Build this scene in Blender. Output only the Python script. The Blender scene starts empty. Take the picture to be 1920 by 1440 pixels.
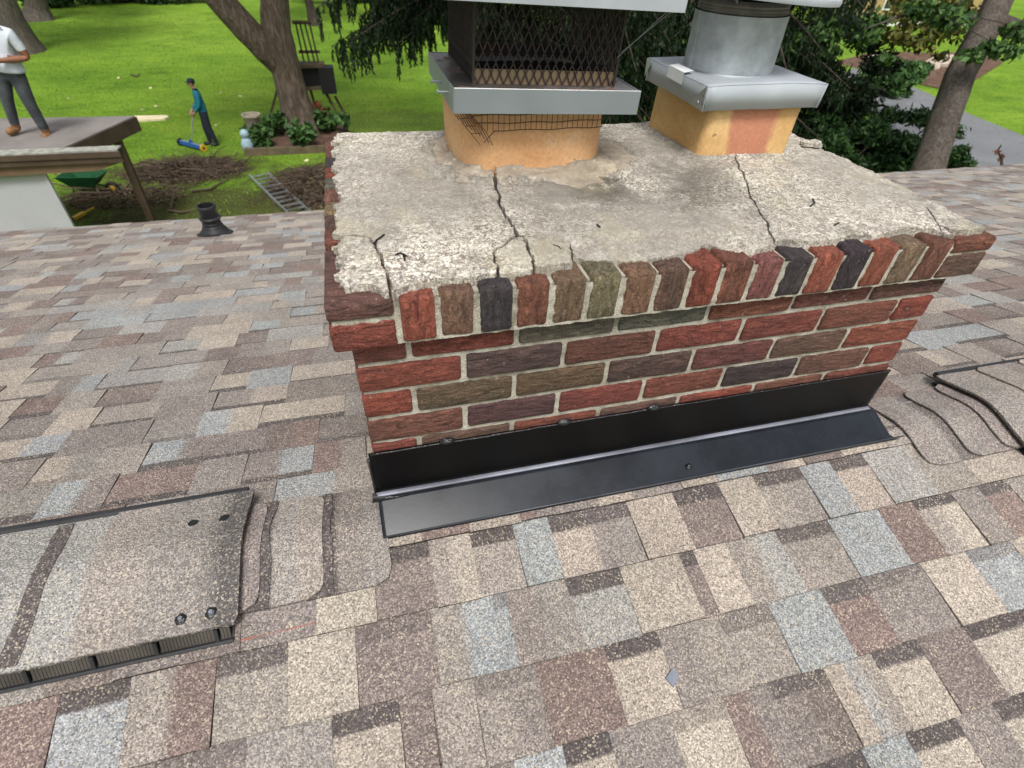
import bpy, math, random
import numpy as np
from mathutils import Vector, Matrix, noise
R_ = math.radians
rnd = random.Random(7)
D = bpy.data
SC = bpy.context.scene
COL = SC.collection

# ------------------------------------------------------------------ camera
F_PX = 995.5
CAM = np.array([0.0676, -0.7772, 0.5599])
ROT = np.array([[0.96787381, -0.24862872, 0.03747068],
                [-0.13788016, -0.64944723, -0.74780168],
                [0.2102602, 0.7186112, -0.66286393]])      # right, down, forward
cd = D.cameras.new('camera')
cam = D.objects.new('camera', cd)
COL.objects.link(cam)
cd.sensor_width = 36.0
cd.lens = 36.0 * F_PX / 1920.0
cd.clip_start = 0.02
cd.clip_end = 600
cd.dof.use_dof = True
cd.dof.focus_distance = 1.3
cd.dof.aperture_fstop = 5.0
M = Matrix(((ROT[0][0], -ROT[1][0], -ROT[2][0], CAM[0]),
            (ROT[0][1], -ROT[1][1], -ROT[2][1], CAM[1]),
            (ROT[0][2], -ROT[1][2], -ROT[2][2], CAM[2]),
            (0, 0, 0, 1)))
cam.matrix_world = M
SC.camera = cam

# ------------------------------------------------------------------ world, sun, exposure
SUN_EL, SUN_AZ = R_(60), R_(188)          # azimuth measured clockwise from +Y
w = D.worlds.new('World')
SC.world = w
w.use_nodes = True
wt = w.node_tree
wt.nodes.clear()
sky = wt.nodes.new('ShaderNodeTexSky')
sky.sky_type = 'NISHITA'
sky.sun_disc = False
sky.sun_elevation = SUN_EL
sky.sun_rotation = SUN_AZ
sky.dust_density = 4.0
sky.air_density = 1.0
sky.ozone_density = 1.0
hs = wt.nodes.new('ShaderNodeHueSaturation')
hs.inputs['Saturation'].default_value = 0.28
bg = wt.nodes.new('ShaderNodeBackground')
bg.inputs['Strength'].default_value = 0.13
wo = wt.nodes.new('ShaderNodeOutputWorld')
wt.links.new(sky.outputs[0], hs.inputs['Color'])
wt.links.new(hs.outputs[0], bg.inputs['Color'])
wt.links.new(bg.outputs[0], wo.inputs['Surface'])
sd = D.lights.new('sun', 'SUN')
sd.energy = 1.9
sd.angle = R_(16)
sd.color = (1.0, 0.98, 0.95)
sun = D.objects.new('sun', sd)
COL.objects.link(sun)
sv = Vector((math.sin(SUN_AZ) * math.cos(SUN_EL), math.cos(SUN_AZ) * math.cos(SUN_EL), math.sin(SUN_EL)))
sun.rotation_euler = sv.to_track_quat('Z', 'Y').to_euler()
vs = SC.view_settings
vs.view_transform = 'Standard'
vs.look = 'None'
vs.gamma = 1.0
vs.use_curve_mapping = False
vs.exposure = 0.36

# ------------------------------------------------------------------ survey helpers: where a sight line meets a real plane
def ray(px, py):
    d = ROT.T @ np.array([(px - 960) / F_PX, (py - 720) / F_PX, 1.0])
    return d
def hit(px, py, n, d0):
    r = ray(px, py)
    t = (d0 - n @ CAM) / (n @ r)
    return CAM + t * r
def HZ(px, py, z): return hit(px, py, np.array([0, 0, 1.0]), z)
def HY(px, py, y): return hit(px, py, np.array([0, 1.0, 0]), y)
def HD(px, py, depth): return CAM + depth * ray(px, py)
def project(p):
    q = ROT @ (np.asarray(p, float) - CAM)
    if q[2] <= 0.05: return None
    return 960 + F_PX * q[0] / q[2], 720 + F_PX * q[1] / q[2], q[2]
GZ = -5.0
def G(px, py): return HZ(px, py, GZ)

# ------------------------------------------------------------------ node materials
class NT:
    def __init__(s, name):
        s.m = D.materials.new(name)
        s.m.use_nodes = True
        s.t = s.m.node_tree
        s.b = s.t.nodes['Principled BSDF']
    def n(s, typ, ins=None, **kw):
        nd = s.t.nodes.new(typ)
        for k, v in kw.items(): setattr(nd, k, v)
        for k, v in (ins or {}).items(): s.set(nd.inputs[k], v)
        return nd
    def set(s, sock, v):
        if isinstance(v, bpy.types.NodeSocket): s.t.links.new(v, sock)
        elif hasattr(v, 'outputs'): s.t.links.new(v.outputs[0], sock)
        else:
            if isinstance(v, (tuple, list)) and sock.type == 'RGBA' and len(v) == 3: v = (*v, 1)
            sock.default_value = v
    def coord(s, kind='Object'): return s.n('ShaderNodeTexCoord').outputs[kind]
    def mapping(s, co, scale=(1, 1, 1), loc=(0, 0, 0), rot=(0, 0, 0)):
        return s.n('ShaderNodeMapping', {'Vector': co, 'Scale': scale, 'Location': loc, 'Rotation': rot}).outputs[0]
    def noise(s, co, scale, detail=4, rough=0.6, dist=0.0, out='Fac'):
        return s.n('ShaderNodeTexNoise', {'Vector': co, 'Scale': scale, 'Detail': detail, 'Roughness': rough, 'Distortion': dist}).outputs[out]
    def voro(s, co, scale, feature='F1', out='Distance', rnd_=1.0):
        nd = s.n('ShaderNodeTexVoronoi', {'Vector': co, 'Scale': scale, 'Randomness': rnd_}, feature=feature)
        return nd.outputs[out]
    def ramp(s, fac, stops, interp='LINEAR'):
        nd = s.n('ShaderNodeValToRGB', {'Fac': fac})
        cr = nd.color_ramp
        cr.interpolation = interp
        while len(cr.elements) < len(stops): cr.elements.new(0.5)
        for e, (p, c) in zip(cr.elements, stops):
            e.position = p
            if isinstance(c, (int, float)): c = (c, c, c)
            e.color = (*c[:3], 1)
        return nd.outputs[0]
    def mix(s, fac, a, b, mode='MIX'):
        nd = s.n('ShaderNodeMix', data_type='RGBA', blend_type=mode)
        s.set(nd.inputs[0], fac); s.set(nd.inputs[6], a); s.set(nd.inputs[7], b)
        return nd.outputs[2]
    def math(s, op, a, b=0.0, c=0.0):
        nd = s.n('ShaderNodeMath', operation=op)
        s.set(nd.inputs[0], a); s.set(nd.inputs[1], b); s.set(nd.inputs[2], c)
        return nd.outputs[0]
    def bump(s, h, strength=0.5, dist=0.01, normal=None):
        ins = {'Height': h, 'Strength': strength, 'Distance': dist}
        if normal is not None: ins['Normal'] = normal
        return s.n('ShaderNodeBump', ins).outputs[0]
    def out(s, color=None, rough=0.8, metal=0.0, normal=None, spec=0.5, **kw):
        if color is not None: s.set(s.b.inputs['Base Color'], color)
        s.set(s.b.inputs['Roughness'], rough)
        s.set(s.b.inputs['Metallic'], metal)
        s.set(s.b.inputs['Specular IOR Level'], spec)
        if normal is not None: s.set(s.b.inputs['Normal'], normal)
        for k, v in kw.items(): s.set(s.b.inputs[k], v)
        return s.m

def m_plain(name, c, rough=0.7, metal=0.0, var=0.25, scale=6.0, bump=0.15, bscale=60.0, spec=0.4):
    t = NT(name)
    co = t.coord()
    nz = t.noise(co, scale, 5, 0.6)
    a = tuple(x * (1 - var) for x in c)
    b = tuple(min(1, x * (1 + var)) for x in c)
    colr = t.ramp(nz, [(0.3, a), (0.7, b)])
    nb = t.noise(co, bscale, 4, 0.65)
    return t.out(colr, t.ramp(nz, [(0.3, max(0, rough - 0.08)), (0.7, min(1, rough + 0.08))]), metal, t.bump(nb, bump, 0.01), spec)

def m_shingle():
    t = NT('shingle_granules')
    co = t.coord()
    base = t.n('ShaderNodeVertexColor', layer_name='Col').outputs[0]
    v = t.n('ShaderNodeTexVoronoi', {'Vector': co, 'Scale': 350.0, 'Randomness': 1.0}, feature='F1')
    g = t.n('ShaderNodeSeparateColor', {'Color': v.outputs['Color']})
    v2 = t.n('ShaderNodeTexVoronoi', {'Vector': co, 'Scale': 650.0, 'Randomness': 1.0}, feature='F1')
    g2 = t.n('ShaderNodeSeparateColor', {'Color': v2.outputs['Color']})
    k = t.math('ADD', t.math('MULTIPLY', g.outputs[0], 0.6), t.math('MULTIPLY', g2.outputs[0], 0.4))
    mult = t.ramp(k, [(0.12, 0.55), (0.45, 0.86), (0.62, 1.06), (0.85, 1.70)])
    c1 = t.mix(1.0, base, mult, 'MULTIPLY')
    # stray cream and dark granules
    cream = t.ramp(g.outputs[1], [(0.83, 0.0), (0.89, 1.0)])
    big = t.noise(co, 22.0, 3, 0.6)
    cf = t.math('MULTIPLY', cream, t.ramp(big, [(0.35, 0.15), (0.65, 0.75)]))
    c2 = t.mix(cf, c1, (0.60, 0.51, 0.39))
    dark = t.ramp(g.outputs[2], [(0.86, 0.0), (0.92, 0.65)])
    c3 = t.mix(dark, c2, (0.085, 0.068, 0.062))
    wear = t.noise(co, 3.2, 5, 0.6)
    c4 = t.mix(1.0, c3, t.ramp(wear, [(0.3, 0.85), (0.7, 1.12)]), 'MULTIPLY')
    h = t.math('ADD', t.math('MULTIPLY', v.outputs['Distance'], -1.0), t.math('MULTIPLY', g.outputs[0], 0.5))
    return t.out(c4, 0.88, 0, t.bump(h, 0.55, 0.003), 0.25)

def m_brick():
    t = NT('bark_face_brick')
    oi = t.n('ShaderNodeObjectInfo')
    co = t.n('ShaderNodeVectorMath', {0: t.coord(), 1: t.n('ShaderNodeCombineXYZ', {'X': t.math('MULTIPLY', oi.outputs['Random'], 37.0), 'Y': t.math('MULTIPLY', oi.outputs['Random'], 91.0)})}, operation='ADD').outputs[0]
    st = t.mapping(co, (19, 45, 56))
    wv = t.noise(st, 1.5, 6, 0.66, 1.0)
    fine = t.noise(co, 260.0, 3, 0.7)
    blot = t.noise(t.mapping(co, (12, 22, 26)), 1.0, 4, 0.6)
    base = oi.outputs['Color']
    c1 = t.mix(1.0, base, t.ramp(wv, [(0.33, 0.50), (0.44, 0.88), (0.56, 1.05), (0.70, 1.32)]), 'MULTIPLY')
    c2 = t.mix(1.0, c1, t.ramp(blot, [(0.3, (0.76, 0.80, 0.84)), (0.65, (1.12, 1.04, 1.0))]), 'MULTIPLY')
    c3 = t.mix(1.0, c2, t.ramp(fine, [(0.3, 0.55), (0.7, 1.42)]), 'MULTIPLY')
    sp = t.ramp(t.noise(co, 95.0, 2, 0.5), [(0.70, 0.0), (0.76, 0.55)])
    c4 = t.mix(sp, c3, (0.50, 0.42, 0.33))
    nrm = t.bump(wv, 1.0, 0.022)
    nrm = t.bump(fine, 0.35, 0.002, nrm)
    return t.out(c4, 0.86, 0, nrm, 0.3)

def m_mortar():
    t = NT('rough_mortar')
    co = t.coord()
    a = t.noise(co, 18.0, 5, 0.65)
    s = t.noise(co, 330.0, 3, 0.7)
    c = t.ramp(a, [(0.30, (0.30, 0.265, 0.205)), (0.46, (0.52, 0.48, 0.39)), (0.72, (0.72, 0.68, 0.58))])
    c = t.mix(1.0, c, t.ramp(s, [(0.3, 0.55), (0.6, 1.12)]), 'MULTIPLY')
    return t.out(c, 0.95, 0, t.bump(s, 1.0, 0.005), 0.2)

def m_crown():
    t = NT('weathered_crown_concrete')
    co = t.coord()
    big = t.noise(co, 4.2, 6, 0.6, 0.3)
    mid = t.noise(co, 28.0, 5, 0.7)
    v = t.n('ShaderNodeTexVoronoi', {'Vector': t.mix(0.08, co, t.noise(co, 60.0, 3, 0.6, 0, 'Color')), 'Scale': 120.0}, feature='F1')
    g = t.n('ShaderNodeSeparateColor', {'Color': v.outputs['Color']})
    fine = t.noise(co, 150.0, 4, 0.8)
    c = t.ramp(fine, [(0.32, (0.16, 0.14, 0.125)), (0.43, (0.42, 0.385, 0.33)), (0.52, (0.64, 0.61, 0.545)), (0.66, (0.86, 0.84, 0.79))])
    agg = t.ramp(g.outputs[0], [(0.0, (0.36, 0.30, 0.27)), (0.22, (0.70, 0.65, 0.58)), (0.55, (1.02, 1.0, 0.95)), (1.0, (1.35, 1.33, 1.28))])
    c = t.mix(1.0, c, agg, 'MULTIPLY')
    pit = t.ramp(g.outputs[1], [(0.82, 0.0), (0.86, 0.85)])
    c = t.mix(pit, c, (0.16, 0.13, 0.12))
    # lichen and soot stains: darker brown grey around the oval flue, patchy
    sx = t.n('ShaderNodeVectorMath', {0: co, 1: (0.60, 0.36, 0.1)}, operation='SUBTRACT')
    ln = t.n('ShaderNodeVectorMath', {0: t.mapping(sx.outputs[0], (0.85, 1.35, 1))}, operation='LENGTH').outputs['Value']
    near = t.ramp(t.math('ADD', ln, t.math('MULTIPLY', t.math('SUBTRACT', mid, 0.5), 0.35)), [(0.15, 1.0), (0.50, 0.0)])
    st = t.math('MULTIPLY', near, t.ramp(t.math('ADD', big, t.math('MULTIPLY', t.math('SUBTRACT', mid, 0.5), 0.5)), [(0.36, 0.22), (0.52, 1.0)]))
    c = t.mix(t.math('MULTIPLY', st, 0.92), c, (0.10, 0.088, 0.068))
    gz = t.ramp(t.noise(co, 2.6, 5, 0.65), [(0.40, 0.0), (0.58, 0.68)])
    c = t.mix(gz, c, (0.30, 0.275, 0.235))
    # smoother patching mortar round the oval flue
    el = t.n('ShaderNodeVectorMath', {0: t.mapping(co, (1 / 0.265, 1 / 0.245, 0), (-0.47 / 0.265, -0.54 / 0.245, 0))}, operation='LENGTH').outputs['Value']
    elw = t.math('ADD', el, t.math('MULTIPLY', t.math('SUBTRACT', t.noise(co, 11.0, 5, 0.65), 0.5), 0.75))
    pm = t.ramp(elw, [(0.93, 0.62), (0.97, 0.0)])
    c = t.mix(pm, c, t.ramp(mid, [(0.3, (0.30, 0.235, 0.16)), (0.55, (0.43, 0.36, 0.27)), (0.72, (0.62, 0.57, 0.48))]))
    rim_ = t.ramp(elw, [(0.955, 0.0), (0.975, 0.75), (1.03, 0.0)])
    c = t.mix(rim_, c, (0.13, 0.11, 0.09))
    wh = t.ramp(t.noise(co, 16.0, 6, 0.7), [(0.60, 0.0), (0.66, 0.85)])
    c = t.mix(t.math('MULTIPLY', wh, t.ramp(elw, [(0.80, 0.9), (1.05, 0.25)])), c, (0.82, 0.78, 0.70))
    dk = t.ramp(t.noise(co, 9.0, 6, 0.75), [(0.52, 0.0), (0.66, 0.60)])
    c = t.mix(dk, c, (0.17, 0.155, 0.13))
    ylw = t.ramp(t.noise(co, 6.5, 4, 0.6), [(0.55, 0.0), (0.70, 0.45)])
    c = t.mix(t.math('MULTIPLY', ylw, 0.65), c, (0.50, 0.44, 0.27))
    h = t.math('ADD', t.math('MULTIPLY', fine, 1.0), t.math('MULTIPLY', mid, 0.6))
    return t.out(c, 0.95, 0, t.bump(h, 0.6, 0.0035), 0.2)

def m_clay(name, stripe=False):
    t = NT(name)
    co = t.coord()
    big = t.noise(t.mapping(co, (5, 5, 9)), 1.3, 4, 0.55)
    fine = t.noise(co, 150.0, 4, 0.6)
    c = t.ramp(big, [(0.3, (0.56, 0.30, 0.135)), (0.55, (0.66, 0.385, 0.19)), (0.75, (0.72, 0.46, 0.25))])
    if stripe:
        sp = t.n('ShaderNodeSeparateXYZ', {'Vector': co})
        x = t.math('ADD', t.math('SUBTRACT', sp.outputs[0], 0.5), t.math('ADD', t.math('MULTIPLY', t.math('SUBTRACT', big, 0.5), 0.05), t.math('MULTIPLY', sp.outputs[2], 0.12)))
        f = t.ramp(x, [(0.462, 0), (0.474, 1), (0.580, 1), (0.594, 0)])
        # stripe only on the front
        c = t.ramp(big, [(0.3, (0.56, 0.33, 0.125)), (0.55, (0.66, 0.42, 0.18)), (0.75, (0.72, 0.50, 0.25))])
        xs = t.math('MULTIPLY', x, 1.0)
        c = t.mix(f, c, (0.50, 0.215, 0.125))
    c = t.mix(1.0, c, t.ramp(fine, [(0.35, 0.88), (0.65, 1.08)]), 'MULTIPLY')
    pit = t.ramp(t.noise(co, 55.0, 2, 0.5), [(0.71, 0.0), (0.76, 0.7)])
    c = t.mix(pit, c, (0.20, 0.10, 0.05))
    eff = t.ramp(t.noise(co, 14.0, 5, 0.7), [(0.62, 0.0), (0.72, 0.45)])
    c = t.mix(eff, c, (0.70, 0.60, 0.46))
    return t.out(c, 0.7, 0, t.bump(fine, 0.25, 0.004), 0.35)

def m_metal(name, c, rough, var=0.15, rust=0.0, metal=1.0, spec=0.5, scale=3.0):
    t = NT(name)
    co = t.coord()
    a = t.noise(co, scale, 5, 0.65)
    f = t.noise(t.mapping(co, (1, 1, 1)), 120.0, 3, 0.6)
    col = t.ramp(a, [(0.3, tuple(x * (1 - var) for x in c)), (0.7, tuple(min(1, x * (1 + var)) for x in c))])
    rg = t.ramp(a, [(0.3, rough * 0.8), (0.7, min(1, rough * 1.25))])
    mt = metal
    if rust > 0:
        rn = t.ramp(t.noise(co, 16.0, 6, 0.75), [(0.62 - rust * 0.3, 0.0), (0.72 - rust * 0.25, 1.0)])
        col = t.mix(rn, col, (0.13, 0.055, 0.022))
        mt = t.math('SUBTRACT', metal, t.math('MULTIPLY', rn, metal))
        rg = t.mix(rn, rg, (0.9, 0.9, 0.9))
    return t.out(col, rg, mt, t.bump(f, 0.03, 0.002), spec)

def m_bark(name, c1, c2, sc=1.0):
    t = NT(name)
    co = t.coord()
    st = t.mapping(co, (5 * sc, 5 * sc, 1.1 * sc))
    wv = t.noise(st, 2.2, 7, 0.7, 0.8)
    lo = t.noise(co, 1.1, 4, 0.6)
    c = t.ramp(wv, [(0.3, tuple(x * 0.4 for x in c1)), (0.5, c1), (0.7, c2)])
    c = t.mix(1.0, c, t.ramp(lo, [(0.3, (0.75, 0.7, 0.68)), (0.7, (1.15, 1.12, 1.08))]), 'MULTIPLY')
    return t.out(c, 0.92, 0, t.bump(wv, 1.0, 0.06), 0.2)

def m_leaf(name, dark, light, rough=0.6):
    t = NT(name)
    gi = t.n('ShaderNodeNewGeometry')
    r = gi.outputs['Random Per Island']
    c = t.ramp(r, [(0.0, dark), (0.55, tuple((a + b) / 2 for a, b in zip(dark, light))), (1.0, light)])
    t.out(c, rough, 0, None, 0.3)
    t.b.inputs['Subsurface Weight'].default_value = 0.0
    return t.m

def m_lawn():
    t = NT('lawn_grass')
    co = t.coord()
    big = t.noise(t.mapping(co, (1, 1, 1)), 0.16, 6, 0.65)
    mid = t.noise(t.mapping(co, (0.8, 1.3, 1)), 0.7, 6, 0.7)
    fine = t.noise(t.mapping(co, (1.2, 0.6, 1)), 11.0, 5, 0.75)
    c = t.ramp(big, [(0.3, (0.120, 0.228, 0.020)), (0.52, (0.190, 0.325, 0.032)), (0.72, (0.260, 0.395, 0.050))])
    c = t.mix(1.0, c, t.ramp(mid, [(0.28, (0.55, 0.62, 0.55)), (0.5, (0.95, 0.97, 0.9)), (0.75, (1.30, 1.15, 1.2))]), 'MULTIPLY')
    c = t.mix(1.0, c, t.ramp(fine, [(0.3, 0.55), (0.55, 1.05), (0.75, 1.4)]), 'MULTIPLY')
    edge = t.math('MULTIPLY', t.math('SUBTRACT', t.noise(co, 1.1, 6, 0.75), 0.5), 1.7)
    soil = t.ramp(t.noise(co, 9.0, 5, 0.75), [(0.3, (0.022, 0.018, 0.010)), (0.7, (0.085, 0.062, 0.036))])
    for (cx_, cy_, rx_, ry_, am) in ((-4.6, 15.6, 2.6, 1.5, 0.85), (-3.2, 12.9, 4.4, 1.7, 0.80), (-1.4, 14.2, 1.7, 2.0, 0.85), (1.4, 19.2, 3.2, 2.0, 0.45), (-6.2, 13.6, 2.4, 1.6, 0.6)):
        dv_ = t.n('ShaderNodeVectorMath', {0: t.mapping(co, (1 / rx_, 1 / ry_, 0), (-cx_ / rx_, -cy_ / ry_, 0))}, operation='LENGTH').outputs['Value']
        f_ = t.ramp(t.math('ADD', dv_, edge), [(0.55, am), (1.05, 0.0)])
        c = t.mix(f_, c, soil)
    h = t.noise(t.mapping(co, (1, 1, 1)), 24.0, 4, 0.7)
    return t.out(c, 0.9, 0, t.bump(h, 1.0, 0.05), 0.1)

def m_earth(name, c, green=0.0):
    t = NT(name)
    co = t.coord()
    a = t.noise(co, 2.2, 7, 0.75)
    b = t.noise(co, 30.0, 4, 0.7)
    col = t.ramp(a, [(0.3, tuple(x * 0.45 for x in c)), (0.5, c), (0.7, tuple(x * 1.7 for x in c))])
    if green: col = t.mix(t.ramp(t.noise(co, 1.3, 6, 0.75), [(0.40, 0.0), (0.55, green)]), col, (0.07, 0.15, 0.014))
    col = t.mix(1.0, col, t.ramp(b, [(0.3, 0.5), (0.65, 1.3)]), 'MULTIPLY')
    return t.out(col, 0.95, 0, t.bump(b, 1.0, 0.05), 0.15)

MT = {}
MT['shingle'] = m_shingle()
MT['brick'] = m_brick()
MT['mortar'] = m_mortar()
MT['crown'] = m_crown()
MT['clay'] = m_clay('buff_clay')
MT['clay2'] = m_clay('buff_clay_red_band', True)
MT['galv'] = m_metal('galvanised_steel', (0.37, 0.40, 0.425), 0.62, 0.16, 0.0, 0.2)
MT['galv_pipe'] = m_metal('weathered_pipe_steel', (0.36, 0.39, 0.41), 0.6, 0.26, 0.0, 0.2, 0.5, 22.0)
MT['galv_band'] = m_metal('brown_grey_band', (0.20, 0.185, 0.165), 0.6, 0.3, 0.05, 0.3, 0.5, 20.0)
MT['galv_dull'] = m_metal('dull_galvanised_steel', (0.52, 0.55, 0.56), 0.55, 0.2, 0.03)
MT['tray'] = m_metal('brown_stained_steel', (0.30, 0.27, 0.26), 0.45, 0.2, 0.25)
MT['stainless'] = m_metal('bright_steel', (0.25, 0.275, 0.30), 0.38, 0.10, 0.0, 0.35)
MT['rusty'] = m_metal('rusty_steel', (0.12, 0.085, 0.07), 0.7, 0.4, 0.55, 0.7)
MT['flange_tan'] = m_metal('stained_flange', (0.20, 0.145, 0.085), 0.6, 0.3, 0.2, 0.2)
MT['mesh_dark'] = m_metal('dark_expanded_metal', (0.040, 0.030, 0.028), 0.75, 0.35, 0.06, 0.2)
MT['flash'] = m_metal('black_paint_sky_tint', (0.013, 0.016, 0.021), 0.27, 0.6, 0.0, 0.0, 0.26, 5.0)  # apron copy of the black coat, sky reflection tinted into the colour
MT['flash_wall'] = m_metal('black_paint_shaded', (0.0030, 0.0030, 0.0034), 0.22, 0.3, 0.0, 0.0, 0.16, 5.0)  # upright copy of the same coat, darkened for its dark reflections
MT['flash_hem'] = m_metal('hem_highlight_grey', (0.06, 0.065, 0.078), 0.35, 0.5, 0.0, 0.2, 0.6, 4.0)  # lighter grey paints the highlight line along the apron edge
MT['flash_lip'] = m_metal('lip_highlight_grey', (0.30, 0.31, 0.36), 0.3, 0.8, 0.0, 0.4, 0.6, 2.0)  # pale colour paints the sky highlight on the fold
MT['seal'] = m_plain('black_sealant', (0.010, 0.010, 0.011), 0.16, 0, 0.3, 20, 0.5, 80, 0.6)
MT['plastic'] = m_plain('black_vent_plastic', (0.022, 0.022, 0.024), 0.5, 0, 0.3, 10, 0.1)
MT['louver'] = m_plain('grey_vent_louver', (0.060, 0.052, 0.042), 0.7, 0, 0.4, 10, 0.1)
MT['rubber'] = m_plain('black_rubber', (0.022, 0.023, 0.025), 0.42, 0, 0.4, 8, 0.1)
MT['lawn'] = m_lawn()
MT['earth'] = m_earth('bare_earth', (0.055, 0.042, 0.026), 0.7)
MT['mulch'] = m_earth('brown_mulch', (0.16, 0.095, 0.07))
MT['asphalt'] = m_plain('worn_asphalt', (0.175, 0.18, 0.19), 0.85, 0, 0.14, 0.8, 0.4, 40)
MT['bark'] = m_bark('maple_bark', (0.135, 0.105, 0.08), (0.26, 0.22, 0.18))
MT['bark_grey'] = m_bark('grey_bark', (0.115, 0.10, 0.085), (0.20, 0.185, 0.165), 1.6)
MT['bark_dark'] = m_bark('dark_bark', (0.07, 0.055, 0.045), (0.13, 0.11, 0.095))
MT['spruce'] = m_leaf('spruce_needles', (0.004, 0.011, 0.004), (0.020, 0.044, 0.012))
MT['yew'] = m_leaf('yew_needles', (0.006, 0.020, 0.006), (0.036, 0.090, 0.018))
MT['maple'] = m_leaf('maple_leaves', (0.018, 0.05, 0.012), (0.085, 0.165, 0.035))
MT['olive'] = m_leaf('olive_leaves', (0.05, 0.065, 0.012), (0.19, 0.17, 0.035))
MT['hosta'] = m_leaf('bed_plant_leaves', (0.02, 0.055, 0.014), (0.09, 0.18, 0.045))
MT['grassblade'] = m_leaf('grass_blades', (0.075, 0.155, 0.014), (0.26, 0.40, 0.055))
MT['redleaf'] = m_leaf('reddish_leaves', (0.11, 0.03, 0.015), (0.26, 0.085, 0.04))
MT['twig'] = m_plain('dry_twigs', (0.085, 0.060, 0.040), 0.9, 0, 0.55, 3, 0.3)
MT['paleboard'] = m_plain('pale_fresh_wood', (0.72, 0.62, 0.40), 0.8, 0, 0.12, 5)
MT['oldwood'] = m_plain('weathered_wood', (0.13, 0.10, 0.06), 0.9, 0, 0.35, 5, 0.4)
MT['fascia'] = m_plain('dark_brown_fascia', (0.075, 0.048, 0.032), 0.75, 0, 0.3, 4)
MT['trimbrown'] = m_plain('brown_trim', (0.15, 0.092, 0.055), 0.8, 0, 0.25, 4)
MT['whitewall'] = m_plain('pale_painted_wall', (0.43, 0.42, 0.45), 0.85, 0, 0.06, 2, 0.1)
MT['drip'] = m_plain('weathered_roof_edge', (0.30, 0.30, 0.26), 0.8, 0, 0.4, 9)
MT['rollroof'] = m_plain('grey_roll_roofing', (0.21, 0.19, 0.175), 0.95, 0, 0.18, 2, 0.4, 90)
MT['blue'] = m_plain('blue_paint', (0.018, 0.10, 0.32), 0.45, 0, 0.15)
MT['yellow'] = m_plain('yellow_plastic', (0.62, 0.38, 0.02), 0.5, 0, 0.15)
MT['green'] = m_plain('green_plastic_tub', (0.008, 0.075, 0.024), 0.45, 0, 0.2)
MT['black'] = m_plain('black_paint', (0.02, 0.02, 0.02), 0.6, 0, 0.3)
MT['alu'] = m_metal('ladder_aluminium', (0.70, 0.72, 0.72), 0.4, 0.1)
MT['stoneware'] = m_plain('weathered_urn_concrete', (0.30, 0.26, 0.20), 0.9, 0, 0.3, 6, 0.5)
MT['palepot'] = m_plain('pale_blue_glaze', (0.30, 0.42, 0.46), 0.4, 0, 0.2)
MT['rock'] = m_plain('pale_rock', (0.46, 0.38, 0.30), 0.9, 0, 0.3, 3, 0.6)
MT['siding'] = m_plain('yellow_siding', (0.42, 0.30, 0.13), 0.8, 0, 0.15, 2)
MT['white'] = m_plain('white_paint', (0.78, 0.78, 0.76), 0.5, 0, 0.06)
MT['glass'] = m_plain('window_glass', (0.03, 0.04, 0.045), 0.08, 0, 0.2, spec=0.8)
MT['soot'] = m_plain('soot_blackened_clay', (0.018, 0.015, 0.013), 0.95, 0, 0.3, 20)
MT['deadleaf'] = m_leaf('dead_leaves', (0.05, 0.036, 0.022), (0.13, 0.092, 0.05))
MT['slate'] = m_plain('slate_chip', (0.17, 0.19, 0.23), 0.5, 0, 0.2)
MT['chalk'] = m_plain('red_chalk', (0.36, 0.13, 0.09), 0.95, 0, 0.3, 60)
MT['skin'] = m_plain('skin', (0.36, 0.19, 0.12), 0.55, 0, 0.12, 20, 0.1)
MT['skin2'] = m_plain('tanned_skin', (0.26, 0.115, 0.065), 0.55, 0, 0.12, 20, 0.1)
MT['teeshirt'] = m_plain('pale_grey_tee', (0.62, 0.66, 0.72), 0.9, 0, 0.14, 7, 1.0, 9)
MT['teal'] = m_plain('teal_shirt', (0.012, 0.145, 0.20), 0.9, 0, 0.2, 9, 0.4, 25)
MT['jeans'] = m_plain('charcoal_work_trousers', (0.060, 0.066, 0.072), 0.9, 0, 0.5, 8, 1.0, 10)
MT['navy'] = m_plain('dark_navy_trousers', (0.016, 0.022, 0.032), 0.9, 0, 0.3, 9, 0.4, 25)
MT['boot'] = m_plain('tan_boot', (0.24, 0.125, 0.055), 0.8, 0, 0.3, 20)
MT['hair'] = m_plain('dark_hair', (0.02, 0.015, 0.012), 0.7, 0, 0.3, 40)
MT['tape'] = m_plain('pale_tape', (0.72, 0.74, 0.75), 0.5, 0, 0.05)

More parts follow.
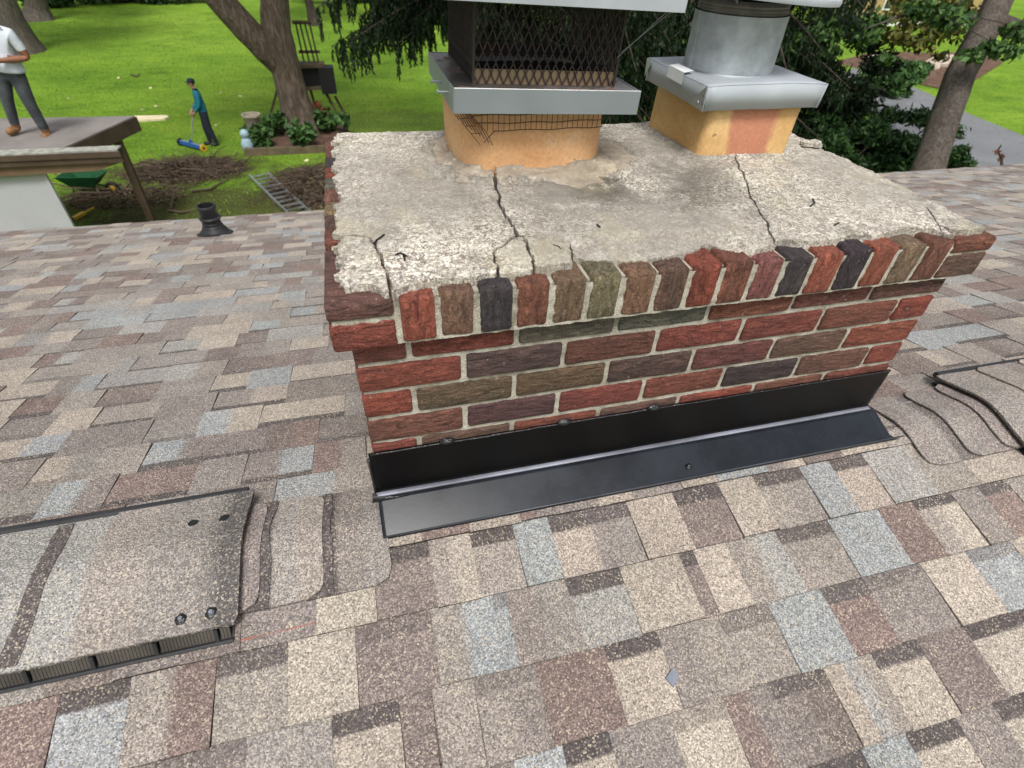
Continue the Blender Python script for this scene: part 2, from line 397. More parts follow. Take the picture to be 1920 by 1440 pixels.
# ------------------------------------------------------------------ mesh helpers
class MB:
    def __init__(s): s.v = []; s.f = []; s.c = []
    def add(s, vs, fs, cols=None):
        o = len(s.v)
        s.v += [tuple(map(float, p)) for p in vs]
        s.f += [tuple(i + o for i in f) for f in fs]
        if cols is not None: s.c += cols
        return s
    def box(s, x0, x1, y0, y1, z0, z1, mtx=None):
        vs = [(x, y, z) for x in (x0, x1) for y in (y0, y1) for z in (z0, z1)]
        if mtx is not None: vs = [mtx @ Vector(p) for p in vs]
        return s.add(vs, [(0, 1, 3, 2), (4, 6, 7, 5), (0, 4, 5, 1), (2, 3, 7, 6), (0, 2, 6, 4), (1, 5, 7, 3)])
    def bar(s, a, b, w, h, up=(0, 0, 1)):
        a, b = Vector(a), Vector(b)
        d = (b - a).normalized()
        x = d.cross(Vector(up))
        if x.length < 1e-4: x = d.cross(Vector((1, 0, 0)))
        x.normalize(); z = x.cross(d)
        vs = [p + x * i * w / 2 + z * j * h / 2 for p in (a, b) for i, j in ((-1, -1), (1, -1), (1, 1), (-1, 1))]
        return s.add(vs, [(0, 1, 2, 3), (7, 6, 5, 4), (0, 4, 5, 1), (1, 5, 6, 2), (2, 6, 7, 3), (3, 7, 4, 0)])
    def tube(s, pts, rad, n=8, cap=True):
        pts = [Vector(p) for p in pts]
        if not isinstance(rad, (list, tuple)): rad = [rad] * len(pts)
        o = len(s.v)
        ref = Vector((0.13, 0.31, 0.94))
        for i, p in enumerate(pts):
            d = (pts[min(i + 1, len(pts) - 1)] - pts[max(i - 1, 0)]).normalized()
            x = d.cross(ref)
            if x.length < 0.05: x = d.cross(Vector((1, 0, 0)))
            x.normalize(); y = d.cross(x)
            for k in range(n):
                a = 2 * math.pi * k / n
                s.v.append(tuple(p + (x * math.cos(a) + y * math.sin(a)) * rad[i]))
        for i in range(len(pts) - 1):
            for k in range(n):
                a = o + i * n + k; b = o + i * n + (k + 1) % n
                s.f.append((a, b, b + n, a + n))
        if cap:
            s.f.append(tuple(o + k for k in range(n))[::-1])
            s.f.append(tuple(o + (len(pts) - 1) * n + k for k in range(n)))
        return s
    def lathe(s, prof, c=(0, 0, 0), n=24, closed=False):
        o = len(s.v)
        for r, z in prof:
            for k in range(n):
                a = 2 * math.pi * k / n
                s.v.append((c[0] + r * math.cos(a), c[1] + r * math.sin(a), c[2] + z))
        for i in range(len(prof) - 1):
            for k in range(n):
                a = o + i * n + k; b = o + i * n + (k + 1) % n
                s.f.append((a, b, b + n, a + n))
        if closed:
            s.f.append(tuple(o + k for k in range(n))[::-1])
            s.f.append(tuple(o + (len(prof) - 1) * n + k for k in range(n)))
        return s
    def build(s, name, mat, parent=None, smooth=False, origin=None):
        me = D.meshes.new(name)
        vs_ = s.v
        if origin is not None: vs_ = [(p[0] - origin[0], p[1] - origin[1], p[2] - origin[2]) for p in vs_]
        me.from_pydata(vs_, [], s.f)
        if s.c:
            ca = me.color_attributes.new('Col', 'FLOAT_COLOR', 'POINT')
            ca.data.foreach_set('color', np.array([(*c, 1.0) for c in s.c], dtype=np.float32).ravel())
        if smooth: me.polygons.foreach_set('use_smooth', [True] * len(me.polygons))
        me.materials.append(MT[mat] if isinstance(mat, str) else mat)
        me.update()
        o = D.objects.new(name, me)
        COL.objects.link(o)
        if origin is not None: o.location = origin
        if parent is not None: o.parent = parent
        return o

def empty(name, label, cat, group=None, loc=(0, 0, 0)):
    o = D.objects.new(name, None)
    o.empty_display_size = 0.1
    COL.objects.link(o)
    o.location = loc
    tag(o, label, cat, group)
    return o
def tag(o, label=None, cat=None, group=None, kind=None):
    if label: o['label'] = label
    if cat: o['category'] = cat
    if group: o['group'] = group
    if kind: o['kind'] = kind
    return o
def smooth_by_angle(o, deg=40):
    me = o.data
    me.polygons.foreach_set('use_smooth', [True] * len(me.polygons))
    try: me.set_sharp_from_angle(angle=R_(deg))
    except Exception: pass
    return o
def N3(x, y, z=0.0): return noise.noise(Vector((x, y, z)))
def fbm(x, y, z=0.0, o=4):
    a, s_, f = 0.0, 0.5, 1.0
    for _ in range(o):
        a += s_ * noise.noise(Vector((x * f, y * f, z * f))); s_ *= 0.5; f *= 2.03
    return a

# ================================================================== HOUSE ROOF
TH = R_(15)
CT, ST = math.cos(TH), math.sin(TH)
YR = -0.055
ZR = -0.4737
nN = np.array([0, -ST, CT]); dN = float(nN @ np.array([0, YR, ZR]))
nF = np.array([0, ST, CT]); dF = float(nF @ np.array([0, YR, ZR]))
def PN(x, s, h=0.0): return (x, YR - s * CT - h * ST, ZR - s * ST + h * CT)
def PF(x, s, h=0.0): return (x, YR + s * CT + h * ST, ZR - s * ST + h * CT)
EXPO = 0.1428
S_EAVE = 4.89

house = empty('house', 'low pitched house roof of mottled brown, tan and blue grey shingles', 'house', loc=(0, 0, 0))
def deck(name, P, s1):
    b = MB()
    x0, x1 = -8.0, 14.0
    vs = [P(x, s, h) for x in (x0, x1) for s in (0.0, s1) for h in (-0.004, -0.12)]
    b.add(vs, [(0, 2, 3, 1), (4, 5, 7, 6), (0, 4, 6, 2), (1, 3, 7, 5), (2, 6, 7, 3), (0, 1, 5, 4)], [(0.24, 0.2, 0.18)] * 8)
    return b.build(name, 'shingle', house)
deck_near = deck('roof_slope', PN, 5.2)
deck_far = deck('roof_slope', PF, S_EAVE - 0.012)
deck_near['label'] = 'roof slope falling towards the viewer below the chimney flashing'
deck_far['label'] = 'roof slope falling away behind the chimney to the lawn side eave'
wb = MB()
wb.box(-7.5, 13.5, YR + (S_EAVE - 0.45) * CT - 0.2, YR + (S_EAVE - 0.45) * CT, GZ, ZR - (S_EAVE - 0.45) * ST - 0.13)
wb.build('wall', 'siding', house)
wb = MB()
e0, e1 = PF(0, S_EAVE - 0.004, 0), PF(0, S_EAVE - 0.004, -0.16)
wb.box(-8.0, 14.0, e0[1] - 0.010, e0[1] + 0.012, e1[2], e0[2] - 0.012)
wb.build('fascia_board', 'white', house)

PAL = {'br': (0.190, 0.150, 0.136), 'rb': (0.205, 0.142, 0.126), 'ta': (0.236, 0.203, 0.186), 'tn': (0.315, 0.278, 0.243),
       'cr': (0.432, 0.372, 0.308), 'bl': (0.332, 0.352, 0.354), 'gy': (0.285, 0.258, 0.235), 'bt': (0.330, 0.322, 0.300)}
BAND = (0.112, 0.096, 0.092)
_mean = (0.272, 0.238, 0.216)
PAL = {k_: tuple(0.82 * a_ + 0.18 * m_ for a_, m_ in zip(v_, _mean)) for k_, v_ in PAL.items()}
def jit(c, a=0.07):
    k = 1 + rnd.uniform(-a, a)
    return tuple(x * k * (1 + rnd.uniform(-0.012, 0.012)) for x in c)

def shingle_piece(b, P, x0, x1, sb, tooth, zones):
    """one exposed tab of a laminated course: wedge slab ending at butt line sb; zones: [(fraction, colour)]"""
    hb = 0.0112 if tooth else 0.0066
    su = max(sb - EXPO - 0.024, 0.002)
    w = x1 - x0
    xs = [0.0]; cz = [zones[0][1]]
    for k in range(1, len(zones)):
        f = zones[k][0] * w
        xs += [f - 0.011, f + 0.011]; cz += [zones[k - 1][1], zones[k][1]]
    xs.append(w); cz.append(zones[-1][1])
    bd = max(sb - EXPO + (0.030 + rnd.uniform(-0.005, 0.006)), su + 0.004)
    if tooth: ss = [su, (su + sb) * 0.5, sb - 0.0015, sb]
    else: ss = [su, bd, bd + 0.005, sb - 0.0015, sb]
    n = len(xs)
    vs, cs, fs = [], [], []
    skew = rnd.uniform(-0.003, 0.003) if tooth else 0
    jb = rnd.uniform(-0.0022, 0.0022)
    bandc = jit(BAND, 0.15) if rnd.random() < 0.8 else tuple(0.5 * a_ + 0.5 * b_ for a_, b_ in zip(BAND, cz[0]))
    for i, s in enumerate(ss):
        last = i == len(ss) - 1
        for k, x in enumerate(xs):
            h = hb * (s - su) / (sb - su) + 0.0002
            if last: h -= 0.0012
            xx = x0 + x + skew * (s - su) / EXPO * (1 if x > w / 2 else -1)
            ds = (jb + rnd.uniform(-0.0012, 0.0012)) if i >= len(ss) - 2 else (rnd.uniform(-0.002, 0.002) if i in (1, 2) and not tooth else 0)
            vs.append(P(xx, s + ds, h))
            cs.append(tuple(q_ * 0.13 for q_ in cz[k]) if last else (bandc if (not tooth and i <= 1) else cz[k]))  # butt row darkened: course shadow line painted onto the asphalt edge
    R0_ = len(ss)
    for i in range(R0_ - 1):
        for k in range(n - 1):
            fs.append((i * n + k, (i + 1) * n + k, (i + 1) * n + k + 1, i * n + k + 1))
    o = len(vs)     # butt bottom row
    for k, x in enumerate(xs):
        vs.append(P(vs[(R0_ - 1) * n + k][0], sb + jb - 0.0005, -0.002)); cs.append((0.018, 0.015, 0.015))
    for k in range(n - 1):
        fs.append(((R0_ - 1) * n + k, o + k, o + k + 1, (R0_ - 1) * n + k + 1))
    # sides, near-black at the foot: shade painted onto the asphalt edge
    for kk in (0, n - 1):
        o2 = len(vs)
        for i, s in enumerate(ss):
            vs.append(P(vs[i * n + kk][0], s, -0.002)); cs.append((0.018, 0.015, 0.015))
        for i in range(R0_ - 1):
            q = (i * n + kk, o2 + i, o2 + i + 1, (i + 1) * n + kk)
            fs.append(q if kk else q[::-1])
    if P is PF: fs = [f[::-1] for f in fs]
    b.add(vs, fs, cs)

def zmix(code):
    parts = code.split('/')
    return [(k / len(parts), jit(PAL[c])) for k, c in enumerate(parts)]
def rand_code():
    r = rnd.random()
    one = lambda: rnd.choices(['br', 'rb', 'ta', 'tn', 'cr', 'bl', 'gy', 'bt'], [14, 6, 14, 15, 19, 12, 12, 8])[0]
    return one() if r < 0.72 else one() + '/' + one()

# tabs read off the photograph for the courses in front: pixel x on the course's upper line, kind, colour
z2 = lambda x, y=0: x / 2.483
z3 = lambda x: 700 + x / 2.483
z4 = lambda x: 1300 + x / 2.482
KNOWN = {
 1: [(732, 'T', 'cr'), (785, 'T', 'rb'), (873, 'T', 'cr'), (966, 'T', 'rb/ta'), (1030, 'T', 'ta'), (1110, 'T', 'cr'), (1173, 'B', 'ta'), (1264, 'T', 'cr'), (1328, 'T', 'bl'), (1420, 'B', 'ta/cr'), (1490, 'T', 'br'), (1560, 'T', 'cr'), (1640, 'B', 'tn')],
 2: [(z2(1130), 'B', 'ta'), (z2(1465), 'T', 'cr'), (z2(1730), 'B', 'br'), (z3(255), 'T', 'tn/cr'), (z3(445), 'B', 'tn'), (z3(645), 'T', 'bl'), (z3(810), 'B', 'cr'), (z3(985), 'B', 'ta/gy'), (z3(1175), 'T', 'cr'), (z3(1390), 'B', 'br'), (z3(1600), 'T', 'cr'), (z4(275), 'B', 'tn/gy'), (z4(490), 'T', 'bl'), (z4(630), 'B', 'cr'), (z4(785), 'T', 'bt/tn'), (z4(1165), 'T', 'cr'), (z4(1420), 'B', 'tn')],
 3: [(z2(0), 'T', 'rb'), (z2(280), 'B', 'bl'), (z2(610), 'T', 'tn/rb'), (z2(1010), 'B', 'tn'), (z2(1340), 'T', 'cr'), (z2(1650), 'B', 'br'), (z3(265), 'T', 'tn/bl'), (z3(548), 'B', 'bl'), (z3(615), 'T', 'ta/gy'), (z3(890), 'B', 'bt'), (z3(1145), 'T', 'cr'), (z3(1420), 'B', 'br'), (z3(1640), 'T', 'cr'), (z4(0), 'B', 'br'), (z4(150), 'T', 'tn/bt'), (z4(380), 'B', 'tn'), (z4(625), 'T', 'bl'), (z4(855), 'T', 'rb'), (z4(1010), 'B', 'tn/cr'), (z4(1195), 'T', 'ta'), (z4(1320), 'B', 'rb'), (z4(1450), 'T', 'tn')],
 4: [(z2(240), 'T', 'bl/tn'), (z2(640), 'B', 'ta'), (z2(1150), 'T', 'gy'), (z2(1540), 'B', 'cr'), (z3(115), 'T', 'br'), (z3(270), 'T', 'tn'), (z3(465), 'B', 'tn/ta'), (z3(755), 'T', 'rb'), (z3(1070), 'B', 'cr'), (z3(1320), 'T', 'ta/tn'), (z4(110), 'B', 'tn'), (z4(345), 'T', 'bl'), (z4(590), 'B', 'rb'), (z4(790), 'B', 'ta'), (z4(1055), 'T', 'cr'), (z4(1265), 'B', 'bl'), (z4(1475), 'T', 'cr')],
 5: [(760, 'B', 'tn'), (850, 'T', 'ta'), (z3(650), 'T', 'bl'), (z3(880), 'B', 'cr'), (z3(1095), 'T', 'ta'), (z3(1370), 'B', 'cr'), (z4(140), 'T', 'rb/ta'), (z4(350), 'B', 'ta/br'), (z4(605), 'T', 'cr'), (z4(690), 'T', 'bt/tn'), (z4(825), 'B', 'cr'), (z4(1040), 'T', 'br'), (z4(1255), 'B', 'cr')],
 6: [(z4(500), 'B', 'br'), (z4(780), 'T', 'bl'), (z4(985), 'B', 'cr'), (z4(1220), 'T', 'ta'), (z4(1390), 'B', 'cr')],
}
S1 = 0.058
def near_x(px, s):
    # intersect the near slope line at slope distance s with the sight plane column px
    lo, hi = -6.0, 8.0
    for _ in range(60):
        m_ = (lo + hi) / 2
        p = project(PN(m_, s, 0.004))
        if p is None or p[0] < px: lo = m_
        else: hi = m_
    return (lo + hi) / 2

pieces = []       # (slope, x0, x1, sb, tooth, zones)
for k in range(1, 19):
    sb = S1 + (k - 1) * EXPO
    x = -3.0
    segs = []
    known = [(near_x(px, max(sb - EXPO, 0.0)), kd, cdx) for px, kd, cdx in KNOWN.get(k, [])]
    kx0 = known[0][0] if known else 99
    tooth = rnd.random() < 0.5
    while x < 4.5:
        if known and x >= kx0 - 0.04 and x < kx0 + 0.001:
            pts = [(kx0 if i else x, a[1], a[2]) if i == 0 else a for i, a in enumerate(known)]
            xend = known[-1][0] + 0.15
            for i, a in enumerate(pts):
                x1 = pts[i + 1][0] if i + 1 < len(pts) else xend
                segs.append((x if i == 0 else a[0], x1, a[1] == 'T', a[2]))
            x = xend
            known = []
            kx0 = 99
            continue
        wd = rnd.choice([0.09, 0.12, 0.14, 0.16, 0.19, 0.22])
        if known and x < kx0 and x + wd > kx0 - 0.06:
            wd = kx0 - x
        segs.append((x, x + wd, tooth, rand_code()))
        x += wd
        tooth = not tooth if rnd.random() < 0.85 else tooth
    for a, b_, t_, c_ in segs:
        pieces.append(('N', a, b_, sb, t_, zmix(c_)))
SF0 = 0.090
kf = 0
while SF0 + kf * 0.143 <= S_EAVE + 0.02:
    sb = SF0 + kf * 0.143
    x = -4.6 + rnd.uniform(0, 0.2)
    tooth = rnd.random() < 0.5
    while x < 10.5:
        wd = rnd.choice([0.12, 0.14, 0.15, 0.17, 0.19, 0.22, 0.25])
        pieces.append(('F', x, x + wd, sb, tooth, zmix(rand_code())))
        x += wd
        tooth = not tooth if rnd.random() < 0.85 else tooth
    kf += 1
W = 1.3112
def vis_area(pc):
    sl, a, b_, sb, t_, z_ = pc
    P = PN if sl == 'N' else PF
    q = [project(P(x, s, 0.005)) for x, s in ((a, sb), (b_, sb), (b_, sb - EXPO), (a, sb - EXPO))]
    if any(p is None for p in q): return 0
    cx = sum(p[0] for p in q) / 4; cy = sum(p[1] for p in q) / 4
    if not (0 < cx < 1920 and 0 < cy < 1440): return 0
    c = P((a + b_) / 2, sb - EXPO / 2, 0)
    if sl == 'F' and -0.02 < c[0] < W + 0.02 and c[1] > 0: 
        return 0
    if sl == 'F' and c[1] > 0.02:      # hidden behind the chimney block
        d = np.array(c) - CAM
        for tt in np.linspace(0.05, 0.98, 60):
            p = CAM + tt * d
            if -0.02 < p[0] < W + 0.02 and -0.02 < p[1] < 0.82 and p[2] < 0.09: return 0
    A = 0
    for i in range(4):
        A += q[i][0] * q[(i + 1) % 4][1] - q[(i + 1) % 4][0] * q[i][1]
    return abs(A) / 2
order = sorted(range(len(pieces)), key=lambda i: -vis_area(pieces[i]))
solo = set(order[:296])
rest_n, rest_f = MB(), MB()
for i, (sl, a, b_, sb, t_, z_) in enumerate(pieces):
    P = PN if sl == 'N' else PF
    par = deck_near if sl == 'N' else deck_far
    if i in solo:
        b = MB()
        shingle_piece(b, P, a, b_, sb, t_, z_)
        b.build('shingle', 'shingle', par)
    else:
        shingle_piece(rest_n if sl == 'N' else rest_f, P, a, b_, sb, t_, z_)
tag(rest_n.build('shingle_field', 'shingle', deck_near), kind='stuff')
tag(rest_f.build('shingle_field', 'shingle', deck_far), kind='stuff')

# ridge caps: bent shingles lapped along the ridge
def ridge_pt(x, u, h):
    """u signed distance from the ridge along the surface, negative on the viewer's side; h above it"""
    r = 0.055
    au = abs(u)
    if au >= r: p = PN(x, au, h) if u < 0 else PF(x, au, h); return p
    p0, p1 = PN(x, r, h), PF(x, r, h)
    t = (u + r) / (2 * r)
    top = (x, YR, ZR + h - 0.004)
    a = [(1 - t) ** 2 * p0[i] + 2 * t * (1 - t) * (2 * top[i] - 0.5 * (p0[i] + p1[i])) + t * t * p1[i] for i in range(3)]
    return tuple(a)
def ridge_cap(x_edge, x_far, h_edge, h_far, half, cols, parent, name='ridge_cap', band=0.03, corner=0.035, thick=0.004, lim=0.30):
    """bent cap; x_edge is the exposed butt edge, x_far runs under the next cap"""
    sg = 1 if x_edge > x_far else -1
    nu, us = 22, None
    us = [-half + 2 * half * i / nu for i in range(nu + 1)]
    L = abs(x_edge - x_far)
    ts = [0.0, 0.006 / L, 0.12, 0.28, 0.34, 0.60, 0.66, 1.0]
    b = MB()
    vs, cs, fs = [], [], []
    for ti, t in enumerate(ts):
        for ui, u in enumerate(us):
            e = half - abs(u)
            cut = 0.0
            if e < corner: cut = corner - math.sqrt(max(0, corner ** 2 - (corner - e) ** 2))
            xe = x_edge - sg * cut * max(0.0, 1 - t * 2.2) - sg * (rnd.uniform(0, 0.0012) if ti == 0 else 0)
            x = xe + (x_far - x_edge) * t * (1 if t > 0.3 else 1)
            h = h_edge + (h_far - h_edge) * t
            vs.append(ridge_pt(x, u + (rnd.uniform(-0.001, 0.001) if ui in (0, nu) else 0), h))
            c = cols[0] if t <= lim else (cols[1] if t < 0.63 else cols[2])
            cs.append(c)
    n = nu + 1
    for i in range(len(ts) - 1):
        for k in range(nu):
            q = (i * n + k, i * n + k + 1, (i + 1) * n + k + 1, (i + 1) * n + k)
            fs.append(q if sg < 0 else q[::-1])
    m_ = len(vs)
    def skirt(idx, flip):
        o = len(vs)
        for j in idx:
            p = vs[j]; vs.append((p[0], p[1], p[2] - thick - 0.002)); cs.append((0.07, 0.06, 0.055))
        for a in range(len(idx) - 1):
            q = (idx[a], idx[a + 1], o + a + 1, o + a)
            fs.append(q if flip else q[::-1])
    skirt(list(range(n)), sg > 0)
    if name == 'cap_shingle': skirt([(len(ts) - 1) * n + k for k in range(n)], sg < 0)
    skirt([i * n for i in range(len(ts))], sg < 0)
    skirt([i * n + nu for i in range(len(ts))], sg > 0)
    b.add(vs, fs, cs)
    o = b.build(name, 'shingle', parent)
    smooth_by_angle(o, 35)
    return o
HALF = 0.131
c_ = PAL
LC = [(0.004, -0.17, c_['gy'], c_['ta']), (-0.133, -0.30, c_['tn'], c_['gy']), (-0.256, -0.45, c_['ta'], c_['tn'])]
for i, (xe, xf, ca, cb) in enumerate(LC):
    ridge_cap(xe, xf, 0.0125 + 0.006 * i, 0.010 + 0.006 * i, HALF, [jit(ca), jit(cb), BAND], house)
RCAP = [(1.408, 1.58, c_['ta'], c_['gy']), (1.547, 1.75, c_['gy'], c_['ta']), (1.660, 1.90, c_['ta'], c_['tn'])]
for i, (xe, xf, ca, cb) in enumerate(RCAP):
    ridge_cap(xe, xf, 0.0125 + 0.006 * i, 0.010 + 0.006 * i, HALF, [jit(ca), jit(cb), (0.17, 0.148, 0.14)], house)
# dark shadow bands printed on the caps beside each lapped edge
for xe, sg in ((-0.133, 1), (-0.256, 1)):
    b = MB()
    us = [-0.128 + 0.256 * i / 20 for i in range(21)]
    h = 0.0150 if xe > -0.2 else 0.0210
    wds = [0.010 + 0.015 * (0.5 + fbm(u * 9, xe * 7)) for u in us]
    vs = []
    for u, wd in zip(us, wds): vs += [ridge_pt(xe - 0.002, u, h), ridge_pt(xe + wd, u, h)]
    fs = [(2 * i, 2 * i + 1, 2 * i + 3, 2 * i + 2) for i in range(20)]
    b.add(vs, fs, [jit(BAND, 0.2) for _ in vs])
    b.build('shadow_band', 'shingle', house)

# ridge vents: low plastic louvre strips with cap shingles on top
def ridge_vent(label, x_end, x_run, cap_edges, colors):
    rv = empty('ridge_vent', label, 'ridge vent', 'ridge vents', loc=(x_end, YR, ZR))
    rv_inv = Matrix.Translation((-x_end, -YR, -ZR))
    def fix(o): o.matrix_parent_inverse = rv_inv; return o
    sg = 1 if x_run > x_end else -1
    hv = 0.021
    hw = 0.165
    b = MB()                                    # base tray
    xa, xb = sorted((x_end + sg * 0.012, x_run))
    us = [-hw - 0.013 + (2 * hw + 0.013) * i / 20 for i in range(21)]
    vs = [];
    for x in (xa, xb):
        for u in us: vs.append(ridge_pt(x, u, 0.012)); 
        for u in us: vs.append(ridge_pt(x, u, 0.001))
    n = 21; fs = []
    for i in range(20):
        fs += [(i, i + 1, 2 * n + i + 1, 2 * n + i), (i, n + i, n + i + 1, i + 1), (2 * n + i, 2 * n + i + 1, 3 * n + i + 1, 3 * n + i)]
    fs += [(0, 2 * n, 3 * n, n), (20, n + 20, 3 * n + 20, 2 * n + 20)]
    b.add(vs, fs)
    fix(b.build('base_tray', 'plastic', rv))
    b = MB()                                    # core lifting the caps
    for u0, u1 in ((-hw + 0.022, hw - 0.018),):
        us2 = [u0 + (u1 - u0) * i / 20 for i in range(21)]
        vs = []
        xc, xd = sorted((x_end + sg * (0.030 if sg < 0 else 0.070), x_run))
        for x in (xc, xd):
            for u in us2: vs.append(ridge_pt(x, u, 0.012 + hv))
            for u in us2: vs.append(ridge_pt(x, u, 0.011))
        b.add(vs, fs)
    fix(b.build('vent_core', 'plastic', rv))
    # far rail
    b = MB()
    b.tube([ridge_pt(xa, hw - 0.003, 0.038), ridge_pt(xb, hw - 0.003, 0.038)], 0.0105, 8)
    fix(b.build('far_rail', 'plastic', rv))
    # near side: rail, louvre fins, dividers
    b = MB()
    q0, q1 = ridge_pt(xa, -hw - 0.011, 0.012), ridge_pt(xb, -hw - 0.011, 0.012)
    b.tube([q0, q1], 0.0048, 6)
    fix(b.build('near_rail', 'plastic', rv))
    b = MB()
    x = xa + 0.006
    k = 0
    while x < xb - 0.004:
        if k % 18 != 0:
            b.bar(ridge_pt(x, -hw - 0.006, 0.011), ridge_pt(x, -hw + 0.012, 0.031), 0.0034, 0.005, (1, 0, 0))
        x += 0.0058; k += 1
    tag(fix(b.build('louver_fins', 'louver', rv)), kind='stuff')
    x = xa + 0.002; 
    while x < xb:
        b = MB()
        b.bar(ridge_pt(x, -hw - 0.009, 0.012), ridge_pt(x, -hw + 0.010, 0.033), 0.006, 0.007, (1, 0, 0))
        fix(b.build('divider', 'plastic', rv))
        x += 0.1044
    # caps
    for i, (xe, xf, h0, h1) in enumerate(cap_edges):
        ca, cb, cc = colors[i]
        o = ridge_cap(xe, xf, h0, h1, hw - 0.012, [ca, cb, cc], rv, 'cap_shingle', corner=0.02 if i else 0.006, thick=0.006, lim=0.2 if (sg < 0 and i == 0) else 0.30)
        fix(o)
    return rv, fix
top = 0.012 + 0.021
rvL, fixL = ridge_vent('shingle capped ridge vent with exposed sealed nail heads left of the chimney', -0.292, -1.9,
    [(-0.288, -0.57, top + 0.012, top + 0.011), (-0.44, -0.80, top + 0.006, top + 0.006), (-0.70, -1.02, top + 0.005, top + 0.003), (-0.9, -1.25, top + 0.004, top + 0.003), (-1.1, -1.5, top + 0.004, top + 0.003), (-1.3, -1.95, top + 0.004, top + 0.003)],
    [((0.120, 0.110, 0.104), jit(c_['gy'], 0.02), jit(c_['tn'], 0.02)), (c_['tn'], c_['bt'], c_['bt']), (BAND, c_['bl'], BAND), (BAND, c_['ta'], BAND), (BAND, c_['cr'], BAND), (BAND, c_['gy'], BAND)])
rvR, fixR = ridge_vent('ridge vent with a wavy open end beside the right corner of the chimney', 1.705, 3.6,
    [(1.700, 2.02, top + 0.010, top + 0.006), (1.85, 2.2, top + 0.014, top + 0.010), (2.02, 2.4, top + 0.017, top + 0.013), (2.2, 2.6, top + 0.019, top + 0.015), (2.4, 3.65, top + 0.021, top + 0.017)],
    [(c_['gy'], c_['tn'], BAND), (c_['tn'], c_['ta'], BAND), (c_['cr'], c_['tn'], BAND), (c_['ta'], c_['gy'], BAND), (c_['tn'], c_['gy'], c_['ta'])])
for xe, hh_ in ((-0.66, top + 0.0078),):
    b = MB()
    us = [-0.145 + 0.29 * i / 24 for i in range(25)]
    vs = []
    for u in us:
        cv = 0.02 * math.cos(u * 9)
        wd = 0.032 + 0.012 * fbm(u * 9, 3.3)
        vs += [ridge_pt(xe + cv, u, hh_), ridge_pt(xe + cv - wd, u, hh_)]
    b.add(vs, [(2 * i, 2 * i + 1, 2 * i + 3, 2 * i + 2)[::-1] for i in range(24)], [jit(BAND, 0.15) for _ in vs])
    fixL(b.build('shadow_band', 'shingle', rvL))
# sealed nail heads on the left vent's last cap
for px, py, hole in ((345, 978, 1), (407, 968, 1), (340, 1135, 0), (396, 1123, 0)):
    p = hit(px, py, nN, dN + 0.049)
    u = -(YR - p[1]) / CT
    q = ridge_pt(p[0], u if abs(u) > 0.001 else 0.001, top + 0.0115)
    b = MB()
    n = 14
    rim = [(q[0] + math.cos(2 * math.pi * k / n) * 0.0105 * rnd.uniform(0.85, 1.15), q[1] + math.sin(2 * math.pi * k / n) * 0.0105 * rnd.uniform(0.85, 1.15), 0) for k in range(n)]
    vs = []
    for sc_, dz in ((1.0, 0.0012), (0.75, 0.0040 if not hole else 0.0022), (0.35, 0.0052 if not hole else 0.0014)):
        for x, y, _ in rim:
            xx, yy = q[0] + (x - q[0]) * sc_, q[1] + (y - q[1]) * sc_
            uu = (yy - YR) / CT
            vs.append(tuple(np.array(ridge_pt(xx, uu, top + 0.0115)) + np.array((0, 0, dz))))
    fs = [(r * n + k, r * n + (k + 1) % n, (r + 1) * n + (k + 1) % n, (r + 1) * n + k) for r in range(2) for k in range(n)] + [tuple(2 * n + k for k in range(n))]
    b.add(vs, fs)
    o = fixL(b.build('sealed_nail_head', 'seal', rvL, True))
    if not hole:
        b2 = MB(); b2.add([tuple(np.array(v_) + np.array((0, 0, 0.0012))) for v_ in vs[2 * n:]] , [tuple(range(n))]); fixL(b2.build('nail_cap', 'slate', rvL, True))

# red chalk line snapped on the shingles beside the left vent
b = MB()
vs = []
for i in range(25):
    t = i / 24
    x = -0.46 + 0.34 * t
    wd = 0.0006 + 0.0040 * abs(fbm(x * 60, 1.7))
    yy = 0.181 - 0.004 * t
    s_lo, s_hi = yy - wd, yy + wd
    hh = 0.0052
    vs += [PN(x, s_lo, hh + 0.0028), PN(x, s_hi, hh + 0.0032)]
b.add(vs, [(2 * i, 2 * i + 1, 2 * i + 3, 2 * i + 2) for i in range(24)])
b.build('chalk_line', 'chalk', house)

# ================================================================== CHIMNEY
chim = empty('chimney', 'red and brown brick chimney with cracked concrete crown and two clay flues', 'chimney', loc=(W / 2, 0.4, ZR - 0.2))
CINV = Matrix.Translation((-W / 2, -0.4, -(ZR - 0.2)))
def cpart(o, parent=None):
    o.parent = parent or chim
    o.matrix_parent_inverse = CINV if parent is None else parent.matrix_basis.inverted() if False else Matrix.Identity(4)
    if parent is None: o.matrix_parent_inverse = CINV
    return o
CH, CD, BL = 0.0687, 0.800, 0.2032      # course height, chimney depth, brick module
BC = {'red': (0.290, 0.078, 0.047), 'red2': (0.240, 0.070, 0.048), 'pur': (0.120, 0.070, 0.063), 'rp': (0.178, 0.066, 0.053), 'olv': (0.150, 0.104, 0.060),
      'gry': (0.165, 0.138, 0.108), 'grn': (0.165, 0.152, 0.125), 'brn': (0.165, 0.092, 0.068), 'rbn': (0.225, 0.088, 0.060), 'drk': (0.068, 0.054, 0.055),
      'org': (0.370, 0.105, 0.060), 'tan': (0.30, 0.20, 0.095), 'pnk': (0.270, 0.110, 0.086), 'obr': (0.240, 0.142, 0.080), 'slt': (0.072, 0.060, 0.064), 'mus': (0.235, 0.180, 0.098)}
_bi = [0]
